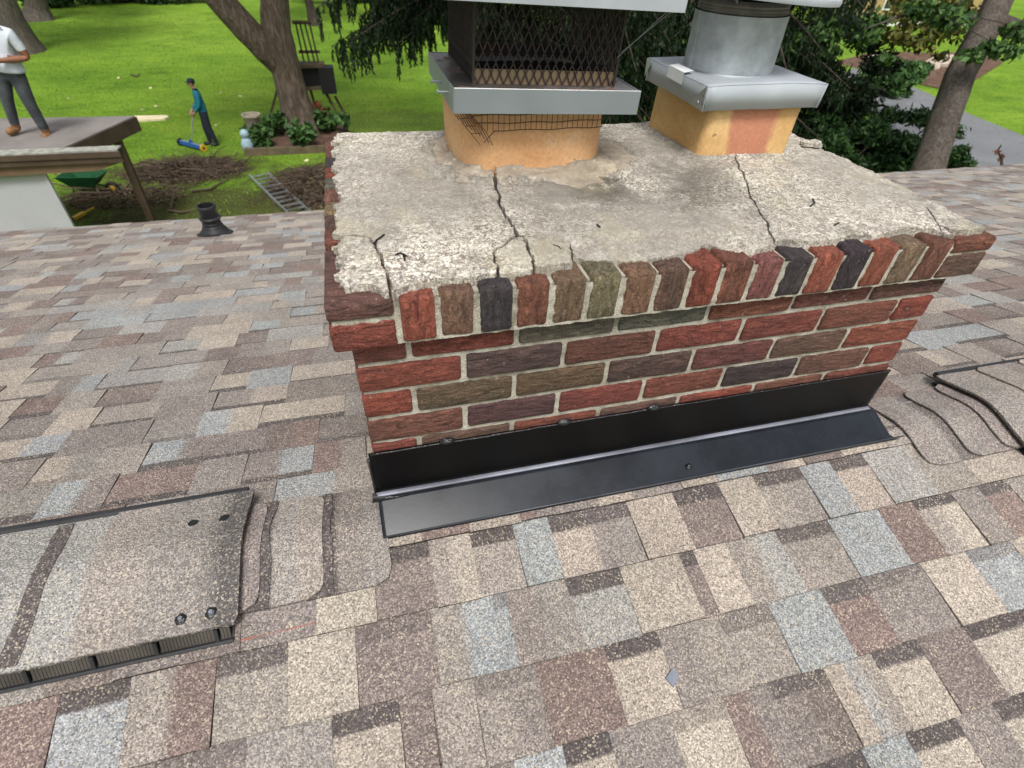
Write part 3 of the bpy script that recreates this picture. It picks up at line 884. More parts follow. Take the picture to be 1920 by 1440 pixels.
def brick(L, Dp, H, col, mtx, name='brick', rough=1.0):
    """bark faced brick: length on local x, depth y, height z, centred; edges rounded and uneven"""
    _bi[0] += 1
    sd_ = _bi[0] * 3.17
    def cuts(l, n, r):
        inner = [-l / 2 + r + (l - 2 * r) * i / n for i in range(n + 1)]
        return [-l / 2] + inner + [l / 2]
    r = 0.0045
    X, Y, Z = cuts(L, max(4, int(L / 0.022)), r), cuts(Dp, 2, r), cuts(H, max(2, int(H / 0.016)), r)
    idx, vs, fs = {}, [], []
    def vid(i, j, k):
        if (i, j, k) in idx: return idx[(i, j, k)]
        x, y, z = X[i], Y[j], Z[k]
        ex, ey, ez = i in (0, len(X) - 1), j in (0, len(Y) - 1), k in (0, len(Z) - 1)
        m_ = ex + ey + ez
        sh = {1: 0.0, 2: 0.18, 3: 0.30}[m_] * r * 2
        if m_ >= 2:
            if ex: x -= math.copysign(sh, x)
            if ey: y -= math.copysign(sh, y)
            if ez: z -= math.copysign(sh, z)
        a = fbm(x * 9 + sd_, z * 55, y * 30, 3) * 0.0042 * rough
        e = (fbm(x * 40 + sd_, y * 40, z * 40, 2)) * 0.0030 * rough
        if ey: y += math.copysign(a - 0.0006, y)
        if ex: x += math.copysign(e + a * 0.4, x)
        if ez: z += math.copysign(e, z)
        idx[(i, j, k)] = len(vs)
        vs.append(mtx @ Vector((x, y, z)) if False else (x, y, z))
        return idx[(i, j, k)]
    nx, ny, nz = len(X) - 1, len(Y) - 1, len(Z) - 1
    for i in range(nx):
        for k in range(nz):
            fs.append((vid(i, 0, k), vid(i + 1, 0, k), vid(i + 1, 0, k + 1), vid(i, 0, k + 1)))
            fs.append((vid(i, ny, k), vid(i, ny, k + 1), vid(i + 1, ny, k + 1), vid(i + 1, ny, k)))
        for j in range(ny):
            fs.append((vid(i, j, 0), vid(i, j + 1, 0), vid(i + 1, j + 1, 0), vid(i + 1, j, 0)))
            fs.append((vid(i, j, nz), vid(i + 1, j, nz), vid(i + 1, j + 1, nz), vid(i, j + 1, nz)))
    for j in range(ny):
        for k in range(nz):
            fs.append((vid(0, j, k), vid(0, j, k + 1), vid(0, j + 1, k + 1), vid(0, j + 1, k)))
            fs.append((vid(nx, j, k), vid(nx, j + 1, k), vid(nx, j + 1, k + 1), vid(nx, j, k + 1)))
    b = MB(); b.add(vs, fs)
    o = b.build(name, 'brick', chim)
    smooth_by_angle(o, 50)
    o.matrix_parent_inverse = CINV
    o.matrix_basis = mtx
    lm_ = sum(col) / 3
    o.color = (*[(0.90 * c + 0.10 * lm_) * rnd.uniform(0.93, 1.07) for c in col], 1)
    return o

ROWS = [['rbn', 'red2', 'gry', 'grn', 'rbn', 'rbn', 'brn'],
        ['red', 'pur', 'rp', 'red2', 'red2', 'rbn', 'red'],
        ['red', 'olv', 'olv', 'pur', 'rp', 'brn', 'red'],
        ['rbn', 'pur', 'red2', 'red2', 'drk', 'brn', 'red'],
        ['red2', 'brn', 'red2', 'brn', 'red', 'rbn', 'red2'],
        ['red', 'brn', 'red2', 'pur', 'red', 'rbn', 'red2'],
        ['red', 'brn', 'red2', 'pur', 'red', 'rbn', 'red2']]
BH, JT, BD = 0.0572, 0.0115, 0.092
def row_z(k): return -k * CH - BH / 2 - 0.0005
for k, row in enumerate(ROWS):
    x = 0.0
    for i in range(7):
        half = (k % 2 == 0 and i == 0) or (k % 2 == 1 and i == 6)
        l = 0.0920 if half else BL - JT
        cx = x + l / 2
        mtx = Matrix.Translation((cx, BD / 2 + rnd.uniform(-0.0015, 0.0015), row_z(k) + rnd.uniform(-0.001, 0.001))) @ Matrix.Rotation(rnd.uniform(-0.006, 0.006), 4, 'Y')
        brick(l, BD, BH, BC[row[i]], mtx)
        x += l + JT
keys = ['red', 'red2', 'rp', 'brn', 'rbn', 'pur', 'olv', 'red', 'red2', 'drk']
for side in (0, 1):
    for k in range(11):
        y = BD + JT if k % 2 == 0 else 0.0
        y = BD + JT
        j = 0
        off = 0.0 if k % 2 == 0 else -0.5
        ends = [BD + JT]
        first = 0.0920 if k % 2 else BL - JT
        yy = BD + JT
        lens = []
        while yy < CD - 0.03:
            l = first if not lens else BL - JT
            l = min(l, CD - yy)
            if l < 0.03: break
            lens.append((yy, l)); yy += l + JT
        for yy, l in lens:
            xc = BD / 2 if side == 0 else W - BD / 2
            mtx = Matrix.Translation((xc, yy + l / 2, row_z(k))) @ Matrix.Rotation(R_(-90 if side == 0 else 90), 4, 'Z')
            brick(l, BD, BH, BC[rnd.choice(keys)], mtx)
# mortar faces: rough sheets recessed behind the brick faces, on a solid core
def mortar_sheet(name, org, ux, uz, w_, h_, nrm, amp=0.0022, step=0.006):
    nx, nz = int(w_ / step), int(h_ / step)
    vs = []
    o_, ux, uz, nrm = map(Vector, (org, ux, uz, nrm))
    for j in range(nz + 1):
        for i in range(nx + 1):
            a, c = i / nx * w_, j / nz * h_
            d = fbm(a * 45 + org[1] * 3, c * 60 + org[0] * 5, 3.3, 3) * amp * 2
            vs.append(o_ + ux * a + uz * c + nrm * d)
    n = nx + 1
    fs = [(j * n + i, j * n + i + 1, (j + 1) * n + i + 1, (j + 1) * n + i) for j in range(nz) for i in range(nx)]
    b = MB(); b.add(vs, fs)
    o = b.build(name, 'mortar', chim, True)
    o.matrix_parent_inverse = CINV
    return o
mortar_sheet('mortar_face', (0.004, 0.0055, -0.50), (1, 0, 0), (0, 0, 1), W - 0.008, 0.50, (0, -1, 0))
mortar_sheet('mortar_face', (0.0055, CD, -0.78), (0, -1, 0), (0, 0, 1), CD - 0.005, 0.78, (-1, 0, 0))
mortar_sheet('mortar_face', (W - 0.0055, 0.005, -0.78), (0, 1, 0), (0, 0, 1), CD - 0.005, 0.78, (1, 0, 0))
b = MB(); b.box(0.012, W - 0.012, 0.012, CD, -0.95, 0.02)
o = b.build('core', 'mortar', chim); o.matrix_parent_inverse = CINV

# rowlock course carrying the crown
OS, OF = 0.027, 0.027           # overhang at the sides and in front
HR = 0.0885
RWL = ['org', 'obr', 'slt', 'rbn', 'obr', 'mus', 'obr', 'brn', 'red', 'rbn', 'pnk', 'slt', 'org', 'drk', 'org', 'mus', 'rbn']
def upright(cx, cy, dx, dy, h, col, dz=0.0, yaw=0.0):
    """brick on edge: bark grain vertical; dx along x, dy along y"""
    m_ = Matrix.Translation((cx, cy, h / 2 + 0.0005 + dz)) @ Matrix.Rotation(yaw + rnd.uniform(-0.015, 0.015), 4, 'Z') @ Matrix.Rotation(R_(-90), 4, 'Y') @ Matrix.Rotation(rnd.uniform(-0.02, 0.02), 4, 'Y')
    return brick(h, dy, dx, BC[col], m_, 'rowlock_brick', 1.1)
xl = -OS + 0.1115
PITCH = (W + 2 * OS - 2 * 0.1065 - 0.010) / 17
for i, cname in enumerate(RWL):
    cx = -OS + 0.1065 + 0.010 + PITCH * i + (PITCH - 0.010) / 2 - 0.0
    upright(cx, -OF + 0.06 + rnd.uniform(-0.002, 0.002), PITCH - 0.0105, 0.12, HR + rnd.uniform(-0.003, 0.002), cname)
for sgn in (0, 1):              # stacked corner bricks
    cx = -OS + 0.0533 if sgn == 0 else W + OS - 0.0533
    c1, c2 = ('red', 'brn') if sgn == 0 else ('brn', 'rbn')
    dz = -0.008 if sgn == 0 else -0.002
    m_ = Matrix.Translation((cx, -OF + 0.096, 0.0285 + dz)); brick(0.1065, 0.192, 0.053, BC[c1], m_, 'corner_brick')
    m_ = Matrix.Translation((cx, -OF + 0.096, 0.0735 + dz * 0.3)); brick(0.1065, 0.192, 0.030, BC[c2], m_, 'corner_brick')
sidec = ['rbn', 'brn', 'tan', 'pnk', 'gry', 'red', 'slt', 'rbn', 'pnk', 'slt', 'org', 'pur', 'red', 'rbn', 'red2']
for side in (0, 1):
    y = 0.19
    i = 0
    while y < CD - 0.02:
        cx = -OS + 0.06 if side == 0 else W + OS - 0.06
        m_ = Matrix.Translation((cx, y + 0.0285, HR / 2 + 0.0005)) @ Matrix.Rotation(R_(90), 4, 'Z') @ Matrix.Rotation(R_(-90), 4, 'Y')
        brick(HR + rnd.uniform(-0.004, 0.002), 0.12, 0.056, BC[sidec[(i + side * 4) % len(sidec)]], m_, 'rowlock_brick', 1.2)
        y += 0.0672; i += 1
for i in range(18):             # back course
    cx = 0.10 + i * 0.0677
    upright(cx, CD - 0.045, 0.056, 0.11, HR - 0.003, rnd.choice(['red', 'rbn', 'brn', 'pnk']))
mortar_sheet('mortar_face', (-OS + 0.006, -OF + 0.0035, -0.004), (1, 0, 0), (0, 0, 1), W + 2 * OS - 0.012, HR - 0.004, (0, -1, 0), 0.0030, 0.005)
mortar_sheet('mortar_face', (-OS + 0.006, CD, -0.004), (0, -1, 0), (0, 0, 1), CD + OF - 0.008, HR - 0.004, (-1, 0, 0), 0.003, 0.006)
mortar_sheet('mortar_face', (W + OS - 0.006, -OF + 0.006, -0.004), (0, 1, 0), (0, 0, 1), CD + OF - 0.008, HR - 0.004, (1, 0, 0), 0.003, 0.006)
b = MB(); b.box(-OS + 0.012, W + OS - 0.012, -OF + 0.012, CD + 0.004, 0.002, HR - 0.008)
o = b.build('core', 'mortar', chim); o.matrix_parent_inverse = CINV

# ---- cracked concrete crown: a sheet of slabs parted by open cracks
ZC = 0.098
def cz(px, py): return tuple(HZ(px, py, ZC + 0.003)[:2])
front_px = [(607, 552), (640, 547), (690, 541), (712, 547), (722, 557), (738, 556), (744, 549), (800, 536), (845, 531), (885, 527), (925, 519), (936, 521), (968, 518), (1003, 512), (1040, 508), (1074, 503), (1076, 486), (1100, 489), (1180, 490), (1235, 486), (1300, 474), (1328, 460), (1345, 466), (1400, 477), (1450, 466), (1462, 456), (1500, 461), (1562, 458), (1592, 446), (1640, 449), (1688, 436), (1738, 436), (1758, 430), (1776, 436), (1790, 449), (1800, 440), (1828, 437)]
fp = [tuple(HZ(px_, py_, 0.0925)[:2]) for px_, py_ in front_px]
XA, XB, YA, YB = -0.022, W + 0.022, -OF - 0.002, CD + 0.012
STEP = 0.0027
nx, ny = int((XB - XA) / STEP), int((YB - YA) / STEP)
gx = np.linspace(XA, XB, nx + 1); gy = np.linspace(YA, YB, ny + 1)
GX, GY = np.meshgrid(gx, gy)
fx = np.array([p[0] for p in fp]); fy = np.array([p[1] for p in fp])
sel = np.argsort(fx)
front_y = np.interp(gx, fx[sel], fy[sel])
front_y = np.maximum(front_y, -OF + 0.003)
def vnoise(A, B, sc_, seed, o=3):
    out = np.empty(A.shape); fa = A.ravel(); fb = B.ravel(); r = out.ravel()
    for i in range(fa.size): r[i] = fbm(fa[i] * sc_ + seed, fb[i] * sc_, seed * 0.7, o)
    return r.reshape(A.shape)
rag_f = np.array([fbm(x * 60, 2.1, 0, 4) * 0.009 for x in gx])
rag_l = np.array([fbm(y * 26, 5.1, 0, 5) * 0.034 for y in gy])
rag_r = np.array([fbm(y * 26, 9.4, 0, 5) * 0.030 for y in gy])
rag_b = np.array([fbm(x * 30, 7.7, 0, 4) * 0.02 for x in gx])
mask = (GY > (front_y + rag_f)[None, :]) & (GX > (XA + 0.020 + rag_l)[:, None]) & (GX < (XB - 0.014 + rag_r)[:, None]) & (GY < (YB - 0.012 + rag_b)[None, :])
# cracks
def segdist(pts):
    d = np.full(GX.shape, 9.0)
    for (ax, ay), (bx, by) in zip(pts[:-1], pts[1:]):
        vx, vy = bx - ax, by - ay
        L2 = vx * vx + vy * vy + 1e-12
        t = np.clip(((GXj - ax) * vx + (GYj - ay) * vy) / L2, 0, 1)
        d = np.minimum(d, np.hypot(GXj - ax - t * vx, GYj - ay - t * vy))
    return d
lo = vnoise(GX[::4, ::4], GY[::4, ::4], 34.0, 3.3, 3)
def up4(a):
    ry = np.interp(np.arange(GX.shape[0]) / 4.0, np.arange(a.shape[0]), np.arange(a.shape[0]))
    y0 = np.floor(ry).astype(int); y1 = np.minimum(y0 + 1, a.shape[0] - 1); fy_ = (ry - y0)[:, None]
    rx = np.minimum(np.arange(GX.shape[1]) / 4.0, a.shape[1] - 1)
    x0 = np.floor(rx).astype(int); x1 = np.minimum(x0 + 1, a.shape[1] - 1); fx_ = (rx - x0)[None, :]
    return (a[y0][:, x0] * (1 - fy_) + a[y1][:, x0] * fy_) * (1 - fx_) + (a[y0][:, x1] * (1 - fy_) + a[y1][:, x1] * fy_) * fx_
lo2 = vnoise(GX[::4, ::4], GY[::4, ::4], 31.0, 8.8, 3)
GXj = GX + up4(lo) * 0.012
GYj = GY + up4(lo2) * 0.012
px2 = lambda L: [cz(*p) for p in L]
K1 = px2([(922, 325), (926, 340), (936, 390), (955, 422), (972, 448)])
K2 = px2([(972, 448), (945, 462), (924, 476), (930, 500), (936, 530)])
K3 = px2([(972, 448), (1020, 455), (1066, 458), (1076, 478), (1076, 510)])
K4 = px2([(984, 455), (994, 480), (1004, 520)])
K5 = px2([(1370, 300), (1400, 370), (1435, 420), (1456, 475)])
K6 = px2([(600, 438), (668, 444), (690, 449), (704, 466), (716, 486), (726, 515), (740, 565)])
K7 = px2([(1066, 458), (1100, 461), (1140, 446), (1240, 437), (1330, 441), (1380, 452), (1430, 470)])
K8 = px2([(704, 466), (735, 476), (790, 478)])
K9 = px2([(655, 330), (668, 380), (686, 432)])
K10 = px2([(1738, 390), (1748, 405), (1762, 432)])
crack = np.full(GX.shape, 9.0)
for K, hw_ in ((K1, 0.0036), (K2, 0.0033), (K3, 0.0027), (K4, 0.0027), (K5, 0.0024), (K6, 0.0029), (K10, 0.0022)):
    crack = np.minimum(crack, segdist(K) - hw_)
hair = np.minimum(np.minimum(segdist(K8), segdist(K9)), segdist(K7) * 0.9)
# height: wash rising to the flues, rough surface, collars of mortar round them
de = np.minimum(np.minimum(GX - XA, XB - GX), np.minimum(GY - YA, YB - GY))
HZm = ZC + 0.020 * np.clip(de / 0.36, 0, 1) ** 0.8
n1 = up4(vnoise(GX[::4, ::4], GY[::4, ::4], 7.0, 1.0, 4)); n2 = up4(vnoise(GX[::4, ::4], GY[::4, ::4], 40.0, 2.0, 3))
rg = np.random.RandomState(4)
HZm = HZm + n1 * 0.008 + n2 * 0.0034 + rg.uniform(-0.0006, 0.0006, GX.shape)
F1C, F1H = (0.447, 0.552), (0.175, 0.150)
F2C, F2H = (1.000, 0.578), (0.130, 0.148)
def rrd(cx, cy, hx, hy, r):
    qx = np.abs(GX - cx) - hx + r; qy = np.abs(GY - cy) - hy + r
    return np.hypot(np.maximum(qx, 0), np.maximum(qy, 0)) + np.minimum(np.maximum(qx, qy), 0) - r
d1 = rrd(*F1C, *F1H, 0.09); d2 = rrd(*F2C, *F2H, 0.03)
ring = np.clip(1 - (d1 - 0.045 - n1 * 0.10) / 0.012, 0, 1)
HZm += ring * (0.011 + n2 * 0.010) + np.clip(1 - d1 / 0.03, 0, 1) * 0.006
lump = np.clip(1 - (d1 - 0.007 - n2 * 0.016) / 0.006, 0, 1)
flat_ = np.clip(1 - (np.minimum(d1, d2) - 0.004) / 0.012, 0, 1)
HZm = HZm * (1 - flat_) + flat_ * (0.6 * HZm + 0.4 * 0.121)
HZm += lump * 0.006 * (n1 > -0.02)
HZm += np.clip(1 - (d2 - 0.008 - n2 * 0.018) / 0.005, 0, 1) * 0.005
HZm -= np.clip(1 - hair / 0.0030, 0, 1) * 0.006
# lower scoured crust along the middle of the front
bx0, by0 = cz(1075, 478); bx1, by1 = cz(1330, 440)
k7y = np.interp(gx, [p[0] for p in K7], [p[1] for p in K7], left=-9, right=-9)
low = (GY < k7y[None, :]) & (GX > bx0)
HZm = np.where(low, HZm - 0.009, HZm)
# slab ids by which side of the cracks a face lies
def inside(poly):
    r = np.zeros(GX.shape, bool)
    n = len(poly)
    for i in range(n):
        x1, y1 = poly[i]; x2, y2 = poly[(i + 1) % n]
        c = (y1 > GYj) != (y2 > GYj)
        r ^= c & (GXj < (x2 - x1) * (GYj - y1) / (y2 - y1 + 1e-12) + x1)
    return r
ids = np.zeros(GX.shape, int)                                   # 0: left main
x1k = np.interp(gy, [p[1] for p in K1[::-1]], [p[0] for p in K1[::-1]])
right = GXj > x1k[:, None]
right |= (GXj > K3[1][0]) & (GYj < K3[0][1])
ids[right] = 1
f_left = inside(K6 + [(K6[-1][0], -0.1), (-0.1, -0.1), (-0.1, K6[0][1])]); ids[f_left] = 2
fr = inside([K2[0], K2[1], K2[2], K2[3], K2[4], (K2[4][0], -0.1), (K3[4][0], -0.1), K3[4], K3[3], K3[2], K3[1]])
mid4 = np.interp(gy, [p[1] for p in K4[::-1]], [p[0] for p in K4[::-1]])
ids[fr & (GXj <= mid4[:, None])] = 3
ids[fr & (GXj > mid4[:, None])] = 4
k5x = np.interp(gy, [p[1] for p in K5[::-1]], [p[0] for p in K5[::-1]])
ids[(GXj > k5x[:, None])] = 5
fm = mask[:-1, :-1] & mask[1:, :-1] & mask[:-1, 1:] & mask[1:, 1:]
crc = (crack[:-1, :-1] + crack[1:, 1:] + crack[:-1, 1:] + crack[1:, :-1]) / 4
fm &= ~(crc < 0)
offs = [0, 0.0, 0.0012, -0.0018, 0.0022, 0.0004]
labels = ['left part of the crown below the oval flue', 'speckled middle slab of the crown', 'broken front left corner of the crown', 'small loose crown fragment beside the long crack', 'small loose crown fragment above two red rowlocks', 'pale right hand slab of the crown']
for sid in range(6):
    m_ = fm & (ids[:-1, :-1] == sid)
    if not m_.any(): continue
    jj, ii = np.nonzero(m_)
    n = nx + 1
    q = np.stack([jj * n + ii, jj * n + ii + 1, (jj + 1) * n + ii + 1, (jj + 1) * n + ii], 1)
    edges = {}
    used, inv = np.unique(q, return_inverse=True)
    q = inv.reshape(q.shape)
    vv = np.stack([GX.ravel()[used], GY.ravel()[used], HZm.ravel()[used] + offs[sid]], 1)
    jt = rg.uniform(-0.0008, 0.0008, (len(used), 2)); vv[:, :2] += jt
    e = np.concatenate([q[:, [0, 1]], q[:, [1, 2]], q[:, [2, 3]], q[:, [3, 0]]])
    key = np.minimum(e[:, 0], e[:, 1]).astype(np.int64) * 10_000_000 + np.maximum(e[:, 0], e[:, 1])
    uq, cnt = np.unique(key, return_counts=True)
    be = e[np.isin(key, uq[cnt == 1])]
    bv, binv = np.unique(be, return_inverse=True)
    binv = binv.reshape(be.shape)
    low_v = vv[bv].copy(); low_v[:, 2] = np.minimum(low_v[:, 2] - 0.004, HR - 0.012)
    o_ = len(vv); o2_ = o_ + len(bv)
    allv = np.concatenate([vv, low_v, vv[bv]])
    sk = np.stack([binv[:, 1] + o2_, binv[:, 0] + o2_, binv[:, 0] + o_, binv[:, 1] + o_], 1)
    allq = np.concatenate([q, sk])
    me = D.meshes.new('crown_slab')
    me.from_pydata(allv.tolist(), [], allq.tolist())
    me.polygons.foreach_set('use_smooth', [True] * (len(q) + len(sk)))
    me.materials.append(MT['crown'])
    me.update()
    o = D.objects.new('crown_slab', me)
    COL.objects.link(o); o.parent = chim; o.matrix_parent_inverse = CINV
    o['label'] = labels[sid]

# ---- clay flue liners
def rrect(cx, cy, hx, hy, r, n=8):
    pts = []
    for sx, sy, a0 in ((1, 1, 0), (-1, 1, 90), (-1, -1, 180), (1, -1, 270)):
        for k in range(n + 1):
            a = R_(a0 + 90 * k / n)
            pts.append((cx + sx * (hx - r) + r * math.cos(a), cy + sy * (hy - r) + r * math.sin(a)))
    return pts
def flue(name, c, h, r, z0, z1, mat, lean=(0, 0), label=None):
    b = MB()
    prof = [(1.0, z0), (1.0, z0 + (z1 - z0) * 0.5), (1.0, z1 - 0.004), (0.985, z1), (0.86, z1), (0.85, z1 - 0.004), (0.85, z0)]
    ring_n = None
    vs = []
    for s_, z in prof:
        rr = rrect(c[0] + lean[0] * (z - z0), c[1] + lean[1] * (z - z0), h[0] * s_ + 0, h[1] * s_, r * s_)
        ring_n = len(rr)
        vs += [(x + 0.0015 * N3(x * 20, y * 20, z * 20), y + 0.0015 * N3(x * 20, y * 20, z * 20 + 5), z) for x, y in rr]
    fs = [(i * ring_n + k, i * ring_n + (k + 1) % ring_n, (i + 1) * ring_n + (k + 1) % ring_n, (i + 1) * ring_n + k) for i in range(len(prof) - 1) for k in range(ring_n)]
    b.add(vs, fs)
    o = smooth_by_angle(b.build(name, mat, chim), 50)
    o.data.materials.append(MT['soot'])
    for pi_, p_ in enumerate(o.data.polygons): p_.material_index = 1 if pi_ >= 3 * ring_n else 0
    o.matrix_parent_inverse = CINV
    if label: o['label'] = label
    return o
flue('flue_liner', F1C, F1H, 0.085, 0.02, 0.285, 'clay', (-0.02, 0), 'rounded oval buff clay flue under the mesh cap')
flue('flue_liner', F2C, F2H, 0.022, 0.02, 0.270, 'clay2', (0.05, 0), 'square buff clay flue with a red band under the pipe')
# chips of loose mortar at the foot of the flues and along the right edge
for (px, py, s_) in ((1043, 320, 0.016), (1020, 322, 0.010), (1090, 312, 0.012), (1148, 332, 0.022), (1172, 322, 0.015), (1525, 268, 0.022), (1512, 265, 0.014), (905, 330, 0.010)):
    p = HZ(px, py, 0.122 if px < 1300 else 0.112)
    b = MB()
    n = 18
    vs = []
    for zz, sc_ in ((0.0, 1.0), (0.42, 0.92), (0.55, 0.55)):
        for k in range(n):
            a = 2 * math.pi * k / n
            rr = s_ * sc_ * (1 + 1.1 * fbm(math.cos(a) * 1.8 + px * 0.37, math.sin(a) * 1.8, zz * 0.3))
            vs.append((p[0] + rr * 1.3 * math.cos(a), p[1] + rr * 0.8 * math.sin(a), p[2] - 0.006 + zz * s_ * 0.75 + 0.004 * rnd.random() * (zz > 0)))
    fs = [(r * n + k, r * n + (k + 1) % n, (r + 1) * n + (k + 1) % n, (r + 1) * n + k) for r in range(2) for k in range(n)] + [tuple(2 * n + k for k in range(n))]
    b.add(vs, fs)
    o = b.build('mortar_chip', 'crown', chim); o.matrix_parent_inverse = CINV

# ---- black front flashing
fl_prof = [(-0.0010, -0.2925), (-0.0060, -0.2935), (-0.0065, -0.300), (-0.0065, -0.4150), (-0.0080, -0.4195), (-0.0155, -0.4230), (-0.0165, -0.4255), (-0.0240, -0.4295), (-0.0850, -0.4615), (-0.0930, -0.4655), (-0.0950, -0.4720), (-0.0945, -0.4760)]
XF = [(-0.010, 0), (0.002, 0), (0.20, 0), (0.45, 0), (0.7, 0), (0.95, 0), (1.2, 0), (W - 0.004, 0), (W + 0.006, 0)]
def flash_strip(name, i0, i1, mat, label):
    b = MB(); vs = []
    for xi, (x, _) in enumerate(XF):
        for i in range(i0, i1):
            y, z = fl_prof[i]
            ext = 0.0
            if i > 4: ext = (0.022 * (i - 4) / 6) if xi >= len(XF) - 1 else (0.004 * (i - 4) / 6 if xi == 0 else 0)
            wv = 0.0014 * fbm(x * 3.0, i * 0.35, 0, 2)
            top_w = 0.004 * fbm(x * 7, 3.1) if i < 3 else 0
            vs.append((x + ext + (0.035 * (i - 6) / 5 if (i > 6 and xi == len(XF) - 1) else 0), y + wv, z + wv + top_w))
    n = i1 - i0
    fs = [(i * n + k, i * n + k + 1, (i + 1) * n + k + 1, (i + 1) * n + k) for i in range(len(XF) - 1) for k in range(n - 1)]
    b.add(vs, fs)
    o = smooth_by_angle(b.build(name, mat, chim), 25)
    o.matrix_parent_inverse = CINV
    o['label'] = label
    md = o.modifiers.new('thickness', 'SOLIDIFY'); md.thickness = 0.0012; md.offset = -1
    return o
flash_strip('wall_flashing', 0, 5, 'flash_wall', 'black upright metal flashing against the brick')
flash_strip('flashing_lip', 4, 7, 'flash_lip', 'folded lip with painted highlight along the foot of the black flashing')
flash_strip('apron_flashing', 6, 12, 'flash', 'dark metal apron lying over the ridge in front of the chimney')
b = MB(); b.tube([(-0.004, -0.0945, -0.4655), (0.4, -0.0950, -0.4652), (0.9, -0.0945, -0.4655), (W + 0.075, -0.0945, -0.4655)], 0.0019, 6)  # thin tube added as the painted highlight of the hem
o = b.build('apron_hem_highlight', 'flash_hem', chim, True); o.matrix_parent_inverse = CINV
# sealant bead and blobs on the flashing
b = MB()
pts = [(x, -0.007 + 0.0015 * fbm(x * 30, 1), -0.2925 + 0.004 * fbm(x * 7, 3.1) + 0.0015 * fbm(x * 50, 2)) for x in np.linspace(-0.006, W + 0.004, 60)]
b.tube(pts, [0.0022 + 0.0016 * abs(fbm(p[0] * 40, 9)) for p in pts], 6)
o = b.build('sealant_bead', 'seal', chim, True); o.matrix_parent_inverse = CINV
for x in (0.155, 0.42, 0.64):
    b = MB()
    b.lathe([(0.0001, 0.006), (0.005, 0.0045), (0.0085, 0.001), (0.009, -0.003)], (0, 0, 0), 10)
    b.v = [(v[0] * 2.0 + x, -0.008 - v[2] * 1.2, -0.289 + v[1] * 1.05 + 0.004 * fbm(x * 7, 3.1)) for v in b.v]
    o = b.build('sealant_blob', 'seal', chim, True); o.matrix_parent_inverse = CINV
for x, yy in ((0.742, -0.070),):
    b = MB()
    b.lathe([(0.0001, 0.0075), (0.0045, 0.0065), (0.0055, 0.004), (0.0056, 0.0025), (0.0085, 0.002), (0.009, 0.0)], (x, yy, -0.4527), 12)
    o = b.build('screw_head', 'seal', chim, True); o.matrix_parent_inverse = CINV
# lumps of sealant down the left corner
b = MB()
pts = [(-0.011 + 0.003 * fbm(z * 30, 1), -0.004 + 0.003 * fbm(z * 40, 4), z) for z in np.linspace(-0.31, -0.425, 16)]
b.tube(pts, [0.003 + 0.005 * abs(fbm(p[2] * 60, 3)) for p in pts], 7)
b.tube([(-0.012, -0.010, -0.42), (-0.018, -0.018, -0.428), (0.03, -0.024, -0.4245), (0.06, -0.024, -0.4245)], [0.007, 0.008, 0.0028, 0.001], 8)
o = b.build('sealant_lump', 'seal', chim, True); o.matrix_parent_inverse = CINV
# dark crayon scrawls left on the crown
for L in ([(742, 486), (752, 482), (764, 488), (757, 484), (760, 494)], [(702, 464), (708, 456), (722, 448)], [(1036, 464), (1050, 468), (1044, 466), (1052, 472)], [(1520, 382), (1524, 388), (1516, 394)], [(1563, 424), (1572, 420)], [(1118, 430), (1124, 434)]):
    pts = []
    for p in L:
        h_ = cz(*p)
        i_ = int(np.clip((h_[0] - XA) / STEP, 0, nx)); j_ = int(np.clip((h_[1] - YA) / STEP, 0, ny))
        pts.append((h_[0], h_[1], HZm[j_, i_] + 0.0012))
    b = MB(); b.tube(pts, 0.0022, 5)
    o = b.build('crayon_mark', 'seal', chim); o.matrix_parent_inverse = CINV

# ================================================================== MESH CHIMNEY CAP
cap = empty('spark_arrestor', 'sheet metal chimney cap with rusty expanded mesh cage on the oval flue', 'chimney cap', loc=(0.449, 0.53, 0.275))
cap.rotation_euler = (0, R_(1.9), 0)
tx, ty0, ty1 = 0.196, -0.176, 0.176      # local half width and y range
b = MB()
b.box(-tx, tx, ty0, -0.124, 0.0195, 0.0210); b.box(-tx, tx, 0.162, ty1, 0.0195, 0.0210)
b.box(-tx, -0.146, -0.124, 0.162, 0.0195, 0.0210); b.box(0.152, tx, -0.124, 0.162, 0.0195, 0.0210)
b.build('tray_top', 'tray', cap)
b = MB()
b.box(-tx - 0.0012, tx + 0.0012, ty0 - 0.0030, ty0 - 0.0006, -0.0215, 0.0225)
b.box(-tx - 0.0006, tx + 0.0006, ty0 - 0.0006, ty0 + 0.006, -0.0215, -0.0195)
b.build('skirt_front', 'stainless', cap)
b = MB(); b.tube([(-tx - 0.001, ty0 - 0.0015, 0.0225), (tx + 0.001, ty0 - 0.0015, 0.0225)], 0.0016, 6); b.build('bright_edge', 'alu', cap)
b = MB(); b.box(-tx - 0.0030, -tx - 0.0006, ty0 - 0.0005, ty1, -0.0215, 0.0222); b.build('skirt_side', 'stainless', cap)
b = MB(); b.box(tx + 0.0006, tx + 0.0030, ty0 - 0.0005, ty1, -0.0215, 0.0222); b.build('skirt_side', 'stainless', cap)
b = MB(); b.box(-tx - 0.0012, tx + 0.0012, ty1 + 0.0006, ty1 + 0.0030, -0.0215, 0.0222); b.build('skirt_back', 'stainless', cap)
for yy in (ty0 + 0.062, ty0 + 0.150):
    b = MB()
    b.tube([(-tx - 0.024, yy, 0.002), (-tx + 0.004, yy, 0.002)], 0.0022, 8)
    b.tube([(-tx - 0.026, yy, 0.002), (-tx - 0.022, yy, 0.002)], 0.0045, 6)
    b.build('bolt', 'stainless', cap)
cx0, cx1, cy0, cy1 = -0.150, 0.156, -0.128, 0.166
